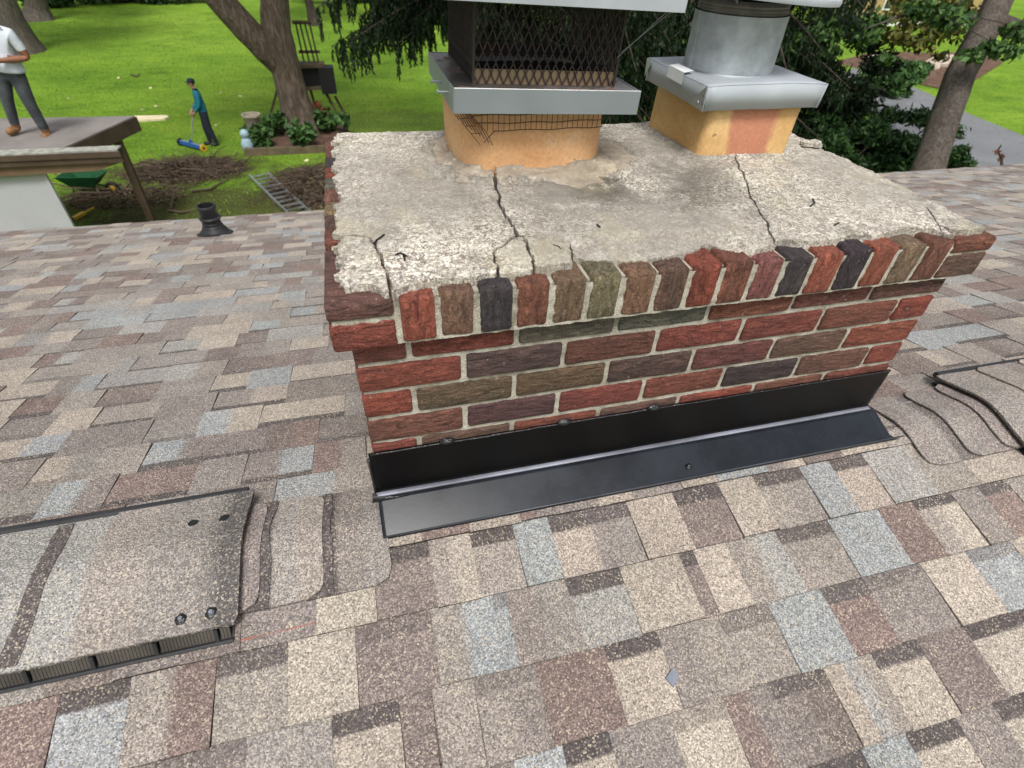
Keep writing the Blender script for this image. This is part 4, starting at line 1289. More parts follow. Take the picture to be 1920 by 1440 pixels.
b = MB()                                  # low flange round the opening
zf0, zf1 = 0.021, 0.047
b.box(cx0 + 0.003, cx1 - 0.003, cy0 + 0.003, cy0 + 0.0045, zf0, zf1)
b.build('flange_front', 'flange_tan', cap)
b = MB()
b.box(cx0 + 0.003, cx1 - 0.003, cy1 - 0.0045, cy1 - 0.003, zf0, zf1)
b.box(cx0 + 0.003, cx0 + 0.0045, cy0 + 0.0045, cy1 - 0.0045, zf0, zf1)
b.box(cx1 - 0.0045, cx1 - 0.003, cy0 + 0.0045, cy1 - 0.0045, zf0, zf1)
b.build('flange', 'mesh_dark', cap)
ZL = 0.166
def mesh_panel(p0, p1, z0, z1, nd, rows):
    """expanded metal: zigzag strands between two upright edges"""
    b = MB()
    p0, p1 = Vector(p0), Vector(p1)
    dx = (p1 - p0) / (nd * 2)
    up = Vector((0, 0, (z1 - z0) / (rows * 2)))
    nrm = dx.cross(up).normalized()
    for r in range(rows):
        for i in range(nd * 2):
            a = p0 + dx * i + up * (2 * r) + Vector((0, 0, z0))
            s_ = 1 if i % 2 == 0 else 0
            # lower vee and upper vee of each diamond
            lo0, lo1 = (up if i % 2 == 0 else Vector()), (Vector() if i % 2 == 0 else up)
            b.bar(a + lo0, a + dx + lo1, 0.0018, 0.0030, nrm)
            hi0, hi1 = (up if i % 2 == 0 else up * 2), (up * 2 if i % 2 == 0 else up)
            b.bar(a + hi0, a + dx + hi1, 0.0018, 0.0030, nrm)
    return b
for p0, p1, nd in (((cx0, cy0, 0), (cx1, cy0, 0), 17), ((cx0, cy1, 0), (cx1, cy1, 0), 17), ((cx0, cy0, 0), (cx0, cy1, 0), 16), ((cx1, cy0, 0), (cx1, cy1, 0), 16)):
    tag(mesh_panel(p0, p1, 0.022, ZL + 0.004, nd, 4).build('mesh_panel', 'mesh_dark', cap), kind='stuff')
for x in (cx0, cx1):
    for y in (cy0, cy1):
        b = MB(); b.box(x - 0.0022, x + 0.0022, y - 0.0022, y + 0.0022, 0.021, ZL); b.build('corner_post', 'mesh_dark', cap)
b = MB()
lx0, lx1, ly0, ly1 = -0.235, 0.238, -0.205, 0.24
b.box(lx0, lx1, ly0, ly1, ZL + 0.016, ZL + 0.0175)
b.build('lid_top', 'galv', cap)
b = MB()
b.box(lx0, lx1, ly0 - 0.0022, ly0 - 0.0004, ZL - 0.002, ZL + 0.018)
b.box(lx0 - 0.0022, lx0 - 0.0004, ly0 - 0.002, ly1, ZL - 0.002, ZL + 0.0178)
b.box(lx1 + 0.0004, lx1 + 0.0022, ly0 - 0.002, ly1, ZL - 0.002, ZL + 0.0178)
b.box(lx0, lx1, ly1 + 0.0004, ly1 + 0.0022, ZL - 0.002, ZL + 0.018)
b.box(lx0, lx1, ly0, ly0 + 0.012, ZL - 0.0026, ZL - 0.0014)
b.build('lid_hem', 'galv', cap)
# two thin guy wires catching the light
b = MB()
b.tube([(0.215, -0.19, ZL), (0.150, -0.135, 0.075)], 0.0006, 5)
b.tube([(0.224, -0.19, ZL), (0.158, -0.135, 0.085)], 0.0006, 5)
b.build('tie_wire', 'stainless', cap)

# scrap of hardware cloth hanging under the tray
wm = empty('hardware_cloth', 'rusty square wire mesh scrap hanging in front of the oval flue', 'wire mesh', loc=(0.45, 0.39, 0.23))
b = MB()
yw = lambda x: 0.398 - 0.006 * math.sin((x - 0.3) * 9) + 0.05 * max(0, (x - 0.57)) ** 1.0 * 3
for i in range(24):
    x = 0.316 + i * 0.0118
    z_lo = 0.2115 - 0.0 * i + 0.001 * math.sin(i * 2.1)
    b.tube([(x + 0.002 * N3(i, 1), yw(x) , 0.268), (x, yw(x) - 0.003, 0.24), (x + 0.001, yw(x), z_lo)], 0.0007, 4)
b2 = MB()
for k, z in enumerate((0.2435, 0.2275, 0.2125)):
    xs = np.linspace(0.300 + (0.045 if k == 2 else 0.0), 0.590, 16)
    b2.tube([(x, yw(x) - 0.0012, z + 0.0012 * math.sin(x * 60 + k)) for x in xs], 0.0009, 4)
b2.tube([(0.345, yw(0.345), 0.2125), (0.325, yw(0.32) - 0.01, 0.198), (0.318, yw(0.32) - 0.012, 0.192)], 0.0009, 4)
b2.tube([(0.300, 0.395, 0.2435), (0.292, 0.392, 0.238)], 0.0009, 4)
b.v = [(v[0] - 0.45, v[1] - 0.39, v[2] - 0.23) for v in b.v]
b2.v = [(v[0] - 0.45, v[1] - 0.39, v[2] - 0.23) for v in b2.v]
b.build('vertical_wires', 'rusty', wm); b2.build('horizontal_wires', 'rusty', wm)
# the torn strip bunched at the left
b = MB()
for k in range(9):
    a = Vector((0.262 + 0.002 * k, 0.45 - 0.006 * k, 0.262)); 
    pts = [a, a + Vector((0.006 * k, -0.01, -0.02 - 0.004 * k)), a + Vector((0.012 + 0.006 * k, -0.02, -0.036 - 0.005 * k))]
    b.tube(pts, 0.0008, 4)
for k in range(5):
    a = Vector((0.258 + 0.009 * k, 0.45 - 0.012 * k, 0.254 - 0.012 * k)); b.tube([a, a + Vector((0.018, -0.014, 0.004))], 0.0008, 4)
b.tube([(0.278, 0.415, 0.225), (0.295, 0.398, 0.205), (0.312, 0.39, 0.186)], 0.0007, 4)
b.v = [(v[0] - 0.45, v[1] - 0.39, v[2] - 0.23) for v in b.v]
b.build('torn_strip', 'rusty', wm)

# ================================================================== PIPE CAP ON THE SQUARE FLUE
pc = empty('flue_pipe_cap', 'galvanised box collar with round vent pipe and rain lid on the square flue', 'flue cap', loc=(1.000, 0.563, 0.26))
hx, hy = 0.160, 0.157
b = MB()
def dent(x, y, z): return (x, y, z + 0.0035 * fbm(x * 7, y * 7, 3) )
nn = 12
vs = [dent(-hx + 2 * hx * i / nn, -hy + 2 * hy * j / nn, 0.0285 - 0.004 * (abs(i - nn / 2) / (nn / 2)) ** 3) for j in range(nn + 1) for i in range(nn + 1)]
fs = [(j * (nn + 1) + i, j * (nn + 1) + i + 1, (j + 1) * (nn + 1) + i + 1, (j + 1) * (nn + 1) + i) for j in range(nn) for i in range(nn)]
b.add(vs, fs)
# skirt folded down from the top edge, splayed a little inward at the foot
def skirt_wall(seq, inn):
    top_ = [vs[k] for k in seq]
    o = len(b.v)
    for p in top_: b.v.append(p)
    for p in top_:
        b.v.append((p[0] + inn[0], p[1] + inn[1], -0.0275 + 0.003 * fbm(p[0] * 9, p[1] * 9)))
    for k in range(len(top_) - 1): b.f.append((o + k, o + len(top_) + k, o + len(top_) + k + 1, o + k + 1))
row = lambda j: [j * (nn + 1) + i for i in range(nn + 1)]
colm = lambda i: [j * (nn + 1) + i for j in range(nn + 1)]
skirt_wall(row(0), (0.0, 0.006)); skirt_wall(row(nn)[::-1], (0, -0.006)); skirt_wall(colm(0)[::-1], (0.006, 0)); skirt_wall(colm(nn), (-0.008, 0))
o = smooth_by_angle(b.build('collar', 'galv', pc), 30)
o.modifiers.new('t', 'SOLIDIFY').thickness = 0.0014
# folded corner flaps
for pts in ([(-hx - 0.002, -hy + 0.002, 0.026), (-hx - 0.002, -hy + 0.062, -0.024), (-hx + 0.002, -hy + 0.002, -0.028)], [(-hx - 0.002, hy, 0.024), (-hx - 0.003, hy - 0.030, 0.018), (-hx, hy, -0.018)]):
    b = MB()
    q = [Vector(p) for p in pts]; nrm = Vector((-0.0022, -0.0006, 0))
    b.add(q + [p + nrm for p in q], [(0, 1, 2), (3, 5, 4), (0, 3, 4, 1), (1, 4, 5, 2), (2, 5, 3, 0)])
    b.build('corner_flap', 'galv_dull', pc)
b = MB()
b.add([(-hx - 0.0022, 0.035, 0.031), (-hx - 0.0022, -0.045, 0.030), (-hx + 0.022, -0.045, 0.0338), (-hx + 0.022, 0.035, 0.0342), (-hx - 0.0036, 0.035, 0.006), (-hx - 0.0032, -0.045, 0.004)], [(0, 1, 2, 3), (0, 4, 5, 1)])
b.build('tape_patch', 'tape', pc)
b = MB(); b.lathe([(0.0001, 0.004), (0.004, 0.003), (0.005, 0.0)], (0, 0, 0), 8); b.v = [(-hx - 0.004 - v[2], -hy + 0.022 + v[0], -0.012 + v[1]) for v in b.v]
b.build('screw', 'stainless', pc)
pr = 0.1085
pcx, pcy = -0.012, 0.012
b = MB(); b.lathe([(pr, 0.024), (pr, 0.13), (pr, 0.146)], (pcx, pcy, 0), 40)
b.box(pcx - pr - 0.002, pcx - pr + 0.004, pcy - 0.006, pcy + 0.006, 0.03, 0.14)
smooth_by_angle(b.build('pipe', 'galv_pipe', pc), 40)
b = MB(); b.lathe([(pr + 0.003, 0.024), (pr + 0.001, 0.031)], (pcx, pcy, 0), 40); smooth_by_angle(b.build('seam_ring', 'galv_dull', pc), 40)
b = MB()
pf = []
for k in range(7):
    pf += [(pr - 0.006 + 0.003 * (k % 2), 0.146 + k * 0.0035)]
pf += [(pr - 0.012, 0.172)]
b.lathe(pf, (pcx, pcy, 0), 40); b.build('crimped_collar', 'galv_band', pc)
for k in range(4):
    a = R_(45 + 90 * k)
    b = MB(); b.bar((pcx + math.cos(a) * (pr - 0.012), pcy + math.sin(a) * (pr - 0.012), 0.16), (pcx + math.cos(a) * (pr - 0.012), pcy + math.sin(a) * (pr - 0.012), 0.20), 0.012, 0.002); b.build('lid_strap', 'galv_dull', pc)
b = MB()
b.lathe([(0.0001, 0.222), (0.10, 0.208), (0.196, 0.184), (0.204, 0.180), (0.206, 0.174), (0.204, 0.168), (0.196, 0.170), (0.10, 0.196), (0.0001, 0.21)], (0, 0, 0), 48)
mt = Matrix.Translation((pcx + 0.012, pcy, 0.010)) @ Matrix.Rotation(R_(3), 4, 'Y') @ Matrix.Diagonal((0.93, 0.93, 1, 1))
b.v = [tuple(mt @ Vector(v)) for v in b.v]
smooth_by_angle(b.build('rain_lid', 'galv', pc), 40)

# ================================================================== ROOF BITS
vp = HZ(398, 440, -1.0)
pv = PF(-1.19, (3.72 - YR) / CT, 0.006)
vent = empty('vent_pipe', 'black rubber plumbing vent pipe boot on the far roof slope', 'vent pipe', loc=pv)
b = MB()
b.lathe([(0.105, 0.018), (0.102, 0.030), (0.085, 0.050), (0.082, 0.058), (0.074, 0.070)], (0, 0, 0), 28)
smooth_by_angle(b.build('boot_cone', 'rubber', vent), 40)
b = MB(); b.lathe([(0.074, 0.060), (0.078, 0.072), (0.068, 0.080), (0.071, 0.096), (0.066, 0.104), (0.068, 0.125), (0.079, 0.130), (0.081, 0.140), (0.074, 0.146), (0.066, 0.150)], (0, 0, 0), 28)
smooth_by_angle(b.build('ribbed_collar', 'rubber', vent), 40)
b = MB(); b.lathe([(0.064, 0.10), (0.064, 0.206), (0.068, 0.212), (0.070, 0.232), (0.066, 0.238), (0.056, 0.238), (0.055, 0.20), (0.055, 0.1)], (0, 0, 0), 28)
smooth_by_angle(b.build('pipe', 'rubber', vent), 40)
b = MB()
vs = []
for k in range(28):
    a = 2 * math.pi * k / 28
    x, y = 0.135 * math.cos(a), 0.125 * math.sin(a)
    vs += [(x, y, -y * math.tan(TH) + 0.008), (x * 0.76, y * 0.8, -y * 0.8 * math.tan(TH) * 0.6 + 0.022), (x, y, -y * math.tan(TH) - 0.006)]
fs = []
for k in range(28):
    j = (k + 1) % 28
    fs += [(3 * k, 3 * j, 3 * j + 1, 3 * k + 1), (3 * k + 2, 3 * j + 2, 3 * j, 3 * k)]
b.add(vs, fs); smooth_by_angle(b.build('flange', 'rubber', vent), 40)

p = hit(1260, 1271, nN, dN + 0.006)
b = MB()
vs = [(-0.012, -0.006, 0), (0.008, -0.009, 0), (0.013, 0.004, 0), (-0.006, 0.010, 0), (-0.011, -0.005, 0.0025), (0.007, -0.008, 0.003), (0.012, 0.004, 0.0026), (-0.005, 0.009, 0.003)]
b.add(vs, [(3, 2, 1, 0), (4, 5, 6, 7), (0, 1, 5, 4), (1, 2, 6, 5), (2, 3, 7, 6), (3, 0, 4, 7)])
chip = b.build('slate_chip', 'slate')
chip.matrix_world = Matrix.Translation(Vector(p)) @ Matrix.Rotation(TH, 4, 'X') @ Matrix.Rotation(R_(50), 4, 'Z') @ Matrix.Scale(1.3, 4)
tag(chip, 'small blue grey chip lying on the shingles in front', 'chip')

# ================================================================== GROUND
def sheet(name, pts, z, mat, kind='structure'):
    b = MB(); b.add([(p[0], p[1], z) for p in pts], [tuple(range(len(pts)))])
    o = b.build(name, mat)
    nrm = o.data.polygons[0].normal
    if nrm.z < 0: o.data.flip_normals()
    return tag(o, kind=kind)
n_ = 48
b = MB()
gv = []
gxs = [-160 + 320 * i / n_ for i in range(n_ + 1)]; gys = [-60 + 260 * i / n_ for i in range(n_ + 1)]
for y in gys:
    for x in gxs:
        d_ = max(0.0, math.hypot(x, y - 12) - 14)
        gv.append((x, y, GZ + min(1, d_ / 30) * 0.25 * fbm(x * 0.04, y * 0.04)))
b.add(gv, [(j * (n_ + 1) + i, j * (n_ + 1) + i + 1, (j + 1) * (n_ + 1) + i + 1, (j + 1) * (n_ + 1) + i) for j in range(n_) for i in range(n_)])
tag(b.build('lawn', 'lawn', None, True), kind='structure')
def blob(cx, cy, rx, ry, seed, n=40, rot=0.0):
    out = []
    for k in range(n):
        a = 2 * math.pi * k / n
        r = 1 + 0.55 * fbm(math.cos(a) * 1.2 + seed, math.sin(a) * 1.2, seed)
        x, y = rx * r * math.cos(a), ry * r * math.sin(a)
        out.append((cx + x * math.cos(rot) - y * math.sin(rot), cy + x * math.sin(rot) + y * math.cos(rot)))
    return out
# driveway and planting beds on the right
dw = [G(*p) for p in ((1600, 128), (1680, 150), (1745, 178), (1816, 214), (1935, 262), (2100, 330))]
dl = [G(*p) for p in ((2100, 470), (1900, 400), (1750, 330), (1660, 240), (1600, 180), (1560, 150))]
sheet('driveway', dw + dl, GZ + 0.02, 'asphalt')
sheet('mulch_bed', [G(*p) for p in ((1560, 118), (1600, 126), (1690, 150), (1760, 166), (1830, 150), (1880, 118), (1860, 95), (1760, 100), (1640, 96))], GZ + 0.012, 'mulch')

# ================================================================== leaf helpers
def quads(name, C, U, V, mat, parent=None, bend=None):
    """one small rhombic leaf per row: centre, long half axis, short half axis"""
    C, U, V = map(np.asarray, (C, U, V))
    n = len(C)
    v = np.empty((n * 4, 3), np.float32)
    v[0::4] = C - U; v[1::4] = C + V; v[2::4] = C + U; v[3::4] = C - V
    me = D.meshes.new(name)
    me.vertices.add(n * 4); me.vertices.foreach_set('co', v.ravel())
    me.loops.add(n * 4); me.loops.foreach_set('vertex_index', np.arange(n * 4, dtype=np.int32))
    me.polygons.add(n); me.polygons.foreach_set('loop_start', np.arange(0, n * 4, 4, dtype=np.int32))
    me.update(calc_edges=True)
    me.materials.append(MT[mat])
    o = D.objects.new(name, me); COL.objects.link(o)
    if parent is not None: o.parent = parent
    return o
rs = np.random.RandomState(11)
def unit(a): return a / np.maximum(np.linalg.norm(a, axis=1, keepdims=True), 1e-9)
def leaf_cloud(name, blobs, n, lu, lv, mat, parent=None, shell=0.55, droop=0.0, off=(0, 0, 0)):
    """blobs: (x,y,z,rx,ry,rz); leaves gather towards clump surfaces"""
    vol = np.array([b_[3] * b_[4] * b_[5] for b_ in blobs]) ** 0.7
    idx = rs.choice(len(blobs), n, p=vol / vol.sum())
    B = np.array(blobs)[idx]
    d = unit(rs.normal(size=(n, 3)))
    r = shell + (1 - shell) * rs.uniform(0, 1, n) ** 0.6
    r *= 1 + 0.18 * rs.normal(size=n)
    Cc = B[:, :3] + d * r[:, None] * B[:, 3:6] - np.array(off)
    U = unit(d * 0.6 + rs.normal(size=(n, 3)) * 0.8 + np.array([0, 0, -droop]))
    Vv = unit(np.cross(U, rs.normal(size=(n, 3))))
    s = rs.uniform(0.65, 1.35, n)[:, None]
    return quads(name, Cc, U * lu * s, Vv * lv * s, mat, parent)

def trunk_mesh(b, pts, rads, n=22, flare=0.0, rough=0.08, seed=0.0):
    pts = [Vector(p) for p in pts]
    fine, fr = [], []
    for i in range(len(pts) - 1):
        for k in range(5):
            t = k / 5
            fine.append(pts[i].lerp(pts[i + 1], t)); fr.append(rads[i] + (rads[i + 1] - rads[i]) * t)
    fine.append(pts[-1]); fr.append(rads[-1])
    o = len(b.v)
    ref = Vector((0.21, 1.0, 0.05))
    for i, p in enumerate(fine):
        d = (fine[min(i + 1, len(fine) - 1)] - fine[max(i - 1, 0)]).normalized()
        x = d.cross(ref).normalized(); y = d.cross(x)
        for k in range(n):
            a = 2 * math.pi * k / n
            r = fr[i] * (1 + rough * 2 * fbm(math.cos(a) * 2 + seed, math.sin(a) * 2, i * 0.12 + seed))
            if flare and i < 7: r *= 1 + flare * (1 - i / 7) ** 2 * (0.7 + 0.6 * math.cos(a * 5 + seed) ** 2)
            b.v.append(tuple(p + (x * math.cos(a) + y * math.sin(a)) * r))
    for i in range(len(fine) - 1):
        for k in range(n):
            a_, b_ = o + i * n + k, o + i * n + (k + 1) % n
            b.f.append((a_, b_, b_ + n, a_ + n))
    return b
def tree(name, label, cat, pts, rads, limbs, mat, crown, group=None, flare=0.35, seed=0.0):
    base = Vector(pts[0])
    t = empty(name, label, cat, group, loc=base)
    b = MB(); trunk_mesh(b, [Vector(p) - base for p in pts], rads, 26, flare, 0.09, seed)
    b.build('trunk', mat, t, True)
    for k, (lp, lr) in enumerate(limbs):
        b = MB(); trunk_mesh(b, [Vector(p) - base for p in lp], lr, 18, 0, 0.08, seed + k + 1)
        b.build('limb', mat, t, True)
    if crown:
        blobs, n, lu, lv, lm = crown
        leaf_cloud('crown', blobs, n, lu, lv, lm, t, off=base)
    return t

nb_ = 80000
gx_ = rs.uniform(-14, 7, nb_); gy_ = 10.5 + 34 * rs.uniform(0, 1, nb_) ** 1.25
gx_ = gx_ * (gy_ / 26 + 0.35)
gx_[:12000] = rs.uniform(15, 34, 12000); gy_[:12000] = rs.uniform(11, 34, 12000)
keep_ = (gx_ < 12) | (gy_ > 6.5 + (gx_ - 12) * 0.62)
gh_ = rs.uniform(0.008, 0.024, nb_) * (1 + gy_ / 30)
gx_, gy_, gh_ = gx_[keep_], gy_[keep_], gh_[keep_]; nb_ = len(gx_)
Cg = np.stack([gx_, gy_, GZ + gh_ * 0.8], 1)
Ug = unit(np.stack([rs.normal(size=nb_) * 0.5, rs.normal(size=nb_) * 0.5, np.ones(nb_)], 1)) * gh_[:, None]
Vg = unit(np.cross(Ug, rs.normal(size=(nb_, 3)))) * (gh_ * 0.28)[:, None]
tag(quads('grass_blades', Cg, Ug, Vg, 'grassblade'), 'loose tufts of bright green grass over the mown lawn', 'grass', kind='stuff')

# ================================================================== TREES
q = lambda px, py, Y: Vector(HY(px, py, Y))
Yt = 18.2
tp = [q(570, 262, Yt), q(553, 190, Yt), q(541, 150, Yt), q(530, 105, Yt), q(518, 55, Yt), q(515, 0, Yt), q(505, -120, Yt), q(495, -300, Yt)]
tp[0].z = GZ - 0.1
crown_b = [(-2.5 + rs.uniform(-4, 4), Yt + rs.uniform(-4, 4), 4.5 + rs.uniform(-2, 3), 1.8, 1.8, 1.3) for _ in range(16)]
tree('maple_tree', 'big forked brown barked tree in the planting bed behind the chimney', 'tree', tp, [0.50, 0.44, 0.42, 0.42, 0.40, 0.37, 0.30, 0.16],
     [([q(530, 130, Yt), q(500, 95, Yt - 0.1), q(462, 55, Yt - 0.2), q(412, 0, Yt - 0.3), q(330, -90, Yt - 0.5), q(240, -240, Yt - 0.8)], [0.30, 0.36, 0.35, 0.33, 0.24, 0.10]),
      ([q(505, -120, Yt), q(600, -260, Yt + 0.8), q(680, -380, Yt + 1.5)], [0.22, 0.15, 0.07])],
     'bark', (crown_b, 5000, 0.20, 0.12, 'maple'), flare=0.45, seed=2.0)
def far_tree(label, px, py, r, tops, seed, mat='bark_grey', Y=None, crown=True):
    base = G(px, py)
    pts = [Vector(base)] + [q(a, b_, base[1]) for a, b_ in tops]
    pts[0].z -= 0.1
    top_ = pts[-1]
    cb = [(top_.x + rs.uniform(-3, 3), base[1] + rs.uniform(-3, 3), top_.z + 4.5 + rs.uniform(-1, 3), 1.8, 1.8, 1.4) for _ in range(9)]
    rr = [r, r * 0.82, r * 0.74] + [r * 0.6] * 5
    pts.append(top_ + Vector((0.2, 0.3, 5.0)))
    l1 = [pts[-2], pts[-2] + Vector((0.9, 0.2, 2.2)), pts[-2] + Vector((2.0, 0.4, 4.2))]
    tree('shade_tree', label, 'tree', pts, rr[:len(pts)], [(l1, [r * 0.4, r * 0.3, r * 0.12])], mat, (cb, 1800, 0.24, 0.15, 'maple') if crown else None, 'trees on the lawn', 0.6, seed)
far_tree('wide trunk at the left edge behind the man on the shed roof', 42, 97, 0.62, [(22, 40), (6, 0), (-20, -60)], 3.0)
far_tree('grey tree trunk at the top left beyond the lawn', 74, 38, 0.60, [(70, 12), (66, -20)], 5.0)
far_tree('slim leaning tree trunk on the lawn right of the big forked tree', 592, 48, 0.30, [(583, 18), (574, -15)], 7.0, 'bark_dark')
# far shrubs closing the lawn
for k, (px, py, rx, rz, lab) in enumerate(((112, 12, 3.0, 1.5, 'dark round shrub at the top left edge of the lawn'), (225, 4, 2.6, 0.9, 'low shrub far across the lawn above the raking man'), (345, 6, 4.2, 1.2, 'long dark hedge shrub at the far lawn edge left of the forked tree'), (640, 6, 4.0, 1.6, 'far green hedge shrub above the slim leaning trunk'), (735, 4, 4.0, 1.4, 'far hedge shrub behind the hanging spruce twigs'))):
    g = G(px, py)
    e = empty('hedge_shrub', lab, 'shrub', 'far shrubs', loc=g)
    bl = [(rs.uniform(-rx, rx) * 0.7, rs.uniform(-0.8, 0.8), rz * rs.uniform(0.4, 0.9), rx * 0.4, 0.9, rz * 0.55) for _ in range(7)]
    leaf_cloud('foliage', bl, 2200, 0.16, 0.09, 'maple' if k % 2 else 'yew', e)
    b = MB()
    for j in range(3): b.tube([(rs.uniform(-0.4, 0.4), 0, -0.05), (rs.uniform(-0.8, 0.8), 0, rz * 0.8)], [0.05, 0.02], 6)
    b.build('stems', 'bark_dark', e)

# ---- weeping spruces behind the chimney
def spruce(label, x, y, h, reach, nb, z_lo, z_hi, seed, az=None, dense=1.0, extra=()):
    r_ = np.random.RandomState(seed)
    e = empty('spruce_tree', label, 'tree', 'weeping spruces', loc=(x, y, GZ))
    b = MB(); trunk_mesh(b, [(0, 0, -0.1), (0.05, 0, 2.5), (0, 0.05, 6), (0, 0, h)], [0.30, 0.24, 0.18, 0.04], 14, 0.4, 0.08, seed)
    b.build('trunk', 'bark_dark', e, True)
    Cs, Us, Vs = [], [], []
    for k in range(nb + len(extra)):
        a = r_.uniform(0, 2 * math.pi) if az is None else r_.uniform(*az)
        zz = r_.uniform(z_lo, z_hi) - GZ
        rc = reach * r_.uniform(0.55, 1.0) * (1 - 0.55 * max(0, (zz + GZ) / (h + GZ + 1e-6)) if zz + GZ > 0 else 1)
        xd_ = 1.0
        if k >= nb: a, zz, rc, xd_ = extra[k - nb]; zz -= GZ
        dirx, diry = math.cos(a), math.sin(a)
        pts = []
        for t in np.linspace(0, 1, 8):
            rr = rc * t
            dz = 0.25 * t - 1.25 * t ** 2 + 0.45 * t ** 3
            pts.append(Vector((dirx * rr, diry * rr, zz + dz * rc * 0.55)))
        b = MB(); b.tube(pts, [0.05 * (1 - t) + 0.008 for t in np.linspace(0, 1, 8)], 5)
        b.build('branch', 'bark_dark', e)
        side = Vector((-diry, dirx, 0))
        ns = int(38 * dense * xd_ * rc / 2.6)
        for s in range(ns):
            t = r_.uniform(0.12, 1.0)
            i = min(int(t * 7), 6); p = pts[i].lerp(pts[i + 1], t * 7 - i)
            lat = r_.normal() * 0.22 * rc * 0.35
            p = p + side * lat + Vector((0, 0, -abs(lat) * 0.35))
            L = r_.uniform(0.18, 0.62)
            m = int(L / 0.045)
            sway = r_.normal(size=2) * 0.06
            tt = np.repeat(np.arange(m) / m, 4)
            wd = 1 - 0.6 * tt
            c = np.stack([p.x + sway[0] * tt, p.y + sway[1] * tt, p.z - L * tt], 1) + r_.normal(size=(m * 4, 3)) * 0.022 * wd[:, None]
            u = r_.normal(size=(m * 4, 3)) * 0.45; u[:, 2] = -1.0; u = unit(u)
            v = unit(np.cross(u, r_.normal(size=(m * 4, 3))))
            Cs.append(c); Us.append(u * 0.052); Vs.append(v * 0.0115 * (0.6 + wd)[:, None])
    Cs, Us, Vs = np.concatenate(Cs), np.concatenate(Us), np.concatenate(Vs)
    quads('needles', Cs, Us, Vs, 'spruce', e)
    return e
s1 = HY(905, 60, 13.0)
spruce('weeping spruce with drooping dark fringes seen through the mesh cap', s1[0], 13.0, 14.0, 3.6, 70, -0.35, 1.6, 5, dense=1.3, extra=[(3.05, -0.75, 3.3, 2.4), (3.3, -0.65, 2.9, 2.2), (2.9, -0.45, 2.7, 2.0), (3.45, -0.95, 2.1, 2.0), (3.15, -0.3, 2.4, 1.8), (3.6, -0.6, 1.8, 1.8), (2.75, -0.8, 2.0, 1.8), (-0.3, -1.2, 2.2, 1.8), (0.4, -1.0, 2.4, 1.8), (-0.8, -1.4, 2.0, 1.8), (-1.2, -1.0, 1.6, 1.8)])
spruce('dark spruce standing between the two flue caps', 6.3, 14.4, 12.0, 3.6, 95, -3.9, 1.0, 9, dense=1.3)
spruce('dark spruce behind the round vent pipe', 10.0, 13.4, 12.0, 3.2, 95, -4.2, 0.6, 14, dense=1.3)

# ---- dark evergreen shrubs and the trees on the right
def shrub(name, label, pxs, depth, rx, rz, n, mat, lu=0.09, lv=0.03, seed=1, group=None, zc=None):
    base = HD(pxs[0], pxs[1], depth)
    g = Vector((base[0], base[1], GZ))
    e = empty(name, label, 'shrub', group, loc=g)
    r_ = np.random.RandomState(seed)
    zt = base[2] - GZ
    bl = []
    for _ in range(26):
        a = r_.uniform(0, 2 * math.pi); rr = rx * math.sqrt(r_.uniform(0, 1)) * 0.85
        bl.append((rr * math.cos(a), rr * math.sin(a), r_.uniform(0.2, 1.0) * (zt + rz * (1 - rr / rx * 0.7)), rx * 0.30, rx * 0.30, rz * 0.30))
    leaf_cloud('foliage', bl, n, lu, lv, mat, e, 0.35)
    b = MB()
    for k in range(7):
        a = 2 * math.pi * k / 7
        b.tube([(0.05 * math.cos(a), 0.05 * math.sin(a), -0.05), (0.4 * rx * math.cos(a), 0.4 * rx * math.sin(a), zt * 0.6), (0.6 * rx * math.cos(a), 0.6 * rx * math.sin(a), zt)], [0.05, 0.035, 0.015], 6)
    b.build('stems', 'bark_dark', e)
    return e
shrub('yew_shrub', 'dense dark green evergreen shrub left of the right hand trunk', (1690, 262), 15.0, 1.65, 0.75, 15000, 'yew', seed=3)
shrub('yew_shrub', 'dark evergreen shrub beside the crown edge right of the square flue', (1570, 262), 14.5, 1.3, 0.7, 10000, 'yew', seed=4)
shrub('yew_shrub', 'small evergreen tuft at the foot of the right hand trunk', (1795, 300), 14.0, 0.5, 0.35, 2200, 'yew', seed=5)
shrub('hemlock_shrub', 'tall black green evergreen right of the vent pipe', (1545, 120), 15.5, 1.7, 1.2, 16000, 'spruce', 0.10, 0.03, seed=8)
shrub('laurel_shrub', 'pale leaved shrub in the mulch bed behind the evergreen', (1665, 150), 24.0, 1.1, 0.5, 2500, 'hosta', 0.14, 0.08, seed=6)
shrub('laurel_shrub', 'low green shrub in the mulch bed near the far rocks', (1700, 128), 27.0, 1.2, 0.5, 2500, 'hosta', 0.14, 0.08, seed=7)
dt = 12.5
rt = [Vector(HD(1735, 330, dt)), Vector(HD(1768, 230, dt)), Vector(HD(1800, 140, dt)), Vector(HD(1855, 40, dt)), Vector(HD(1900, -60, dt)), Vector(HD(1960, -200, dt)), Vector(HD(2010, -330, dt))]
v0 = rt[0] + (rt[0] - rt[1]).normalized() * (rt[0].z - GZ) * 1.15
v0.z = GZ - 0.1
cbr = [(rt[-1].x + rs.uniform(-3, 3), rt[-1].y + rs.uniform(-3, 3), rt[-1].z + rs.uniform(0.5, 3), 1.6, 1.6, 1.2) for _ in range(9)]
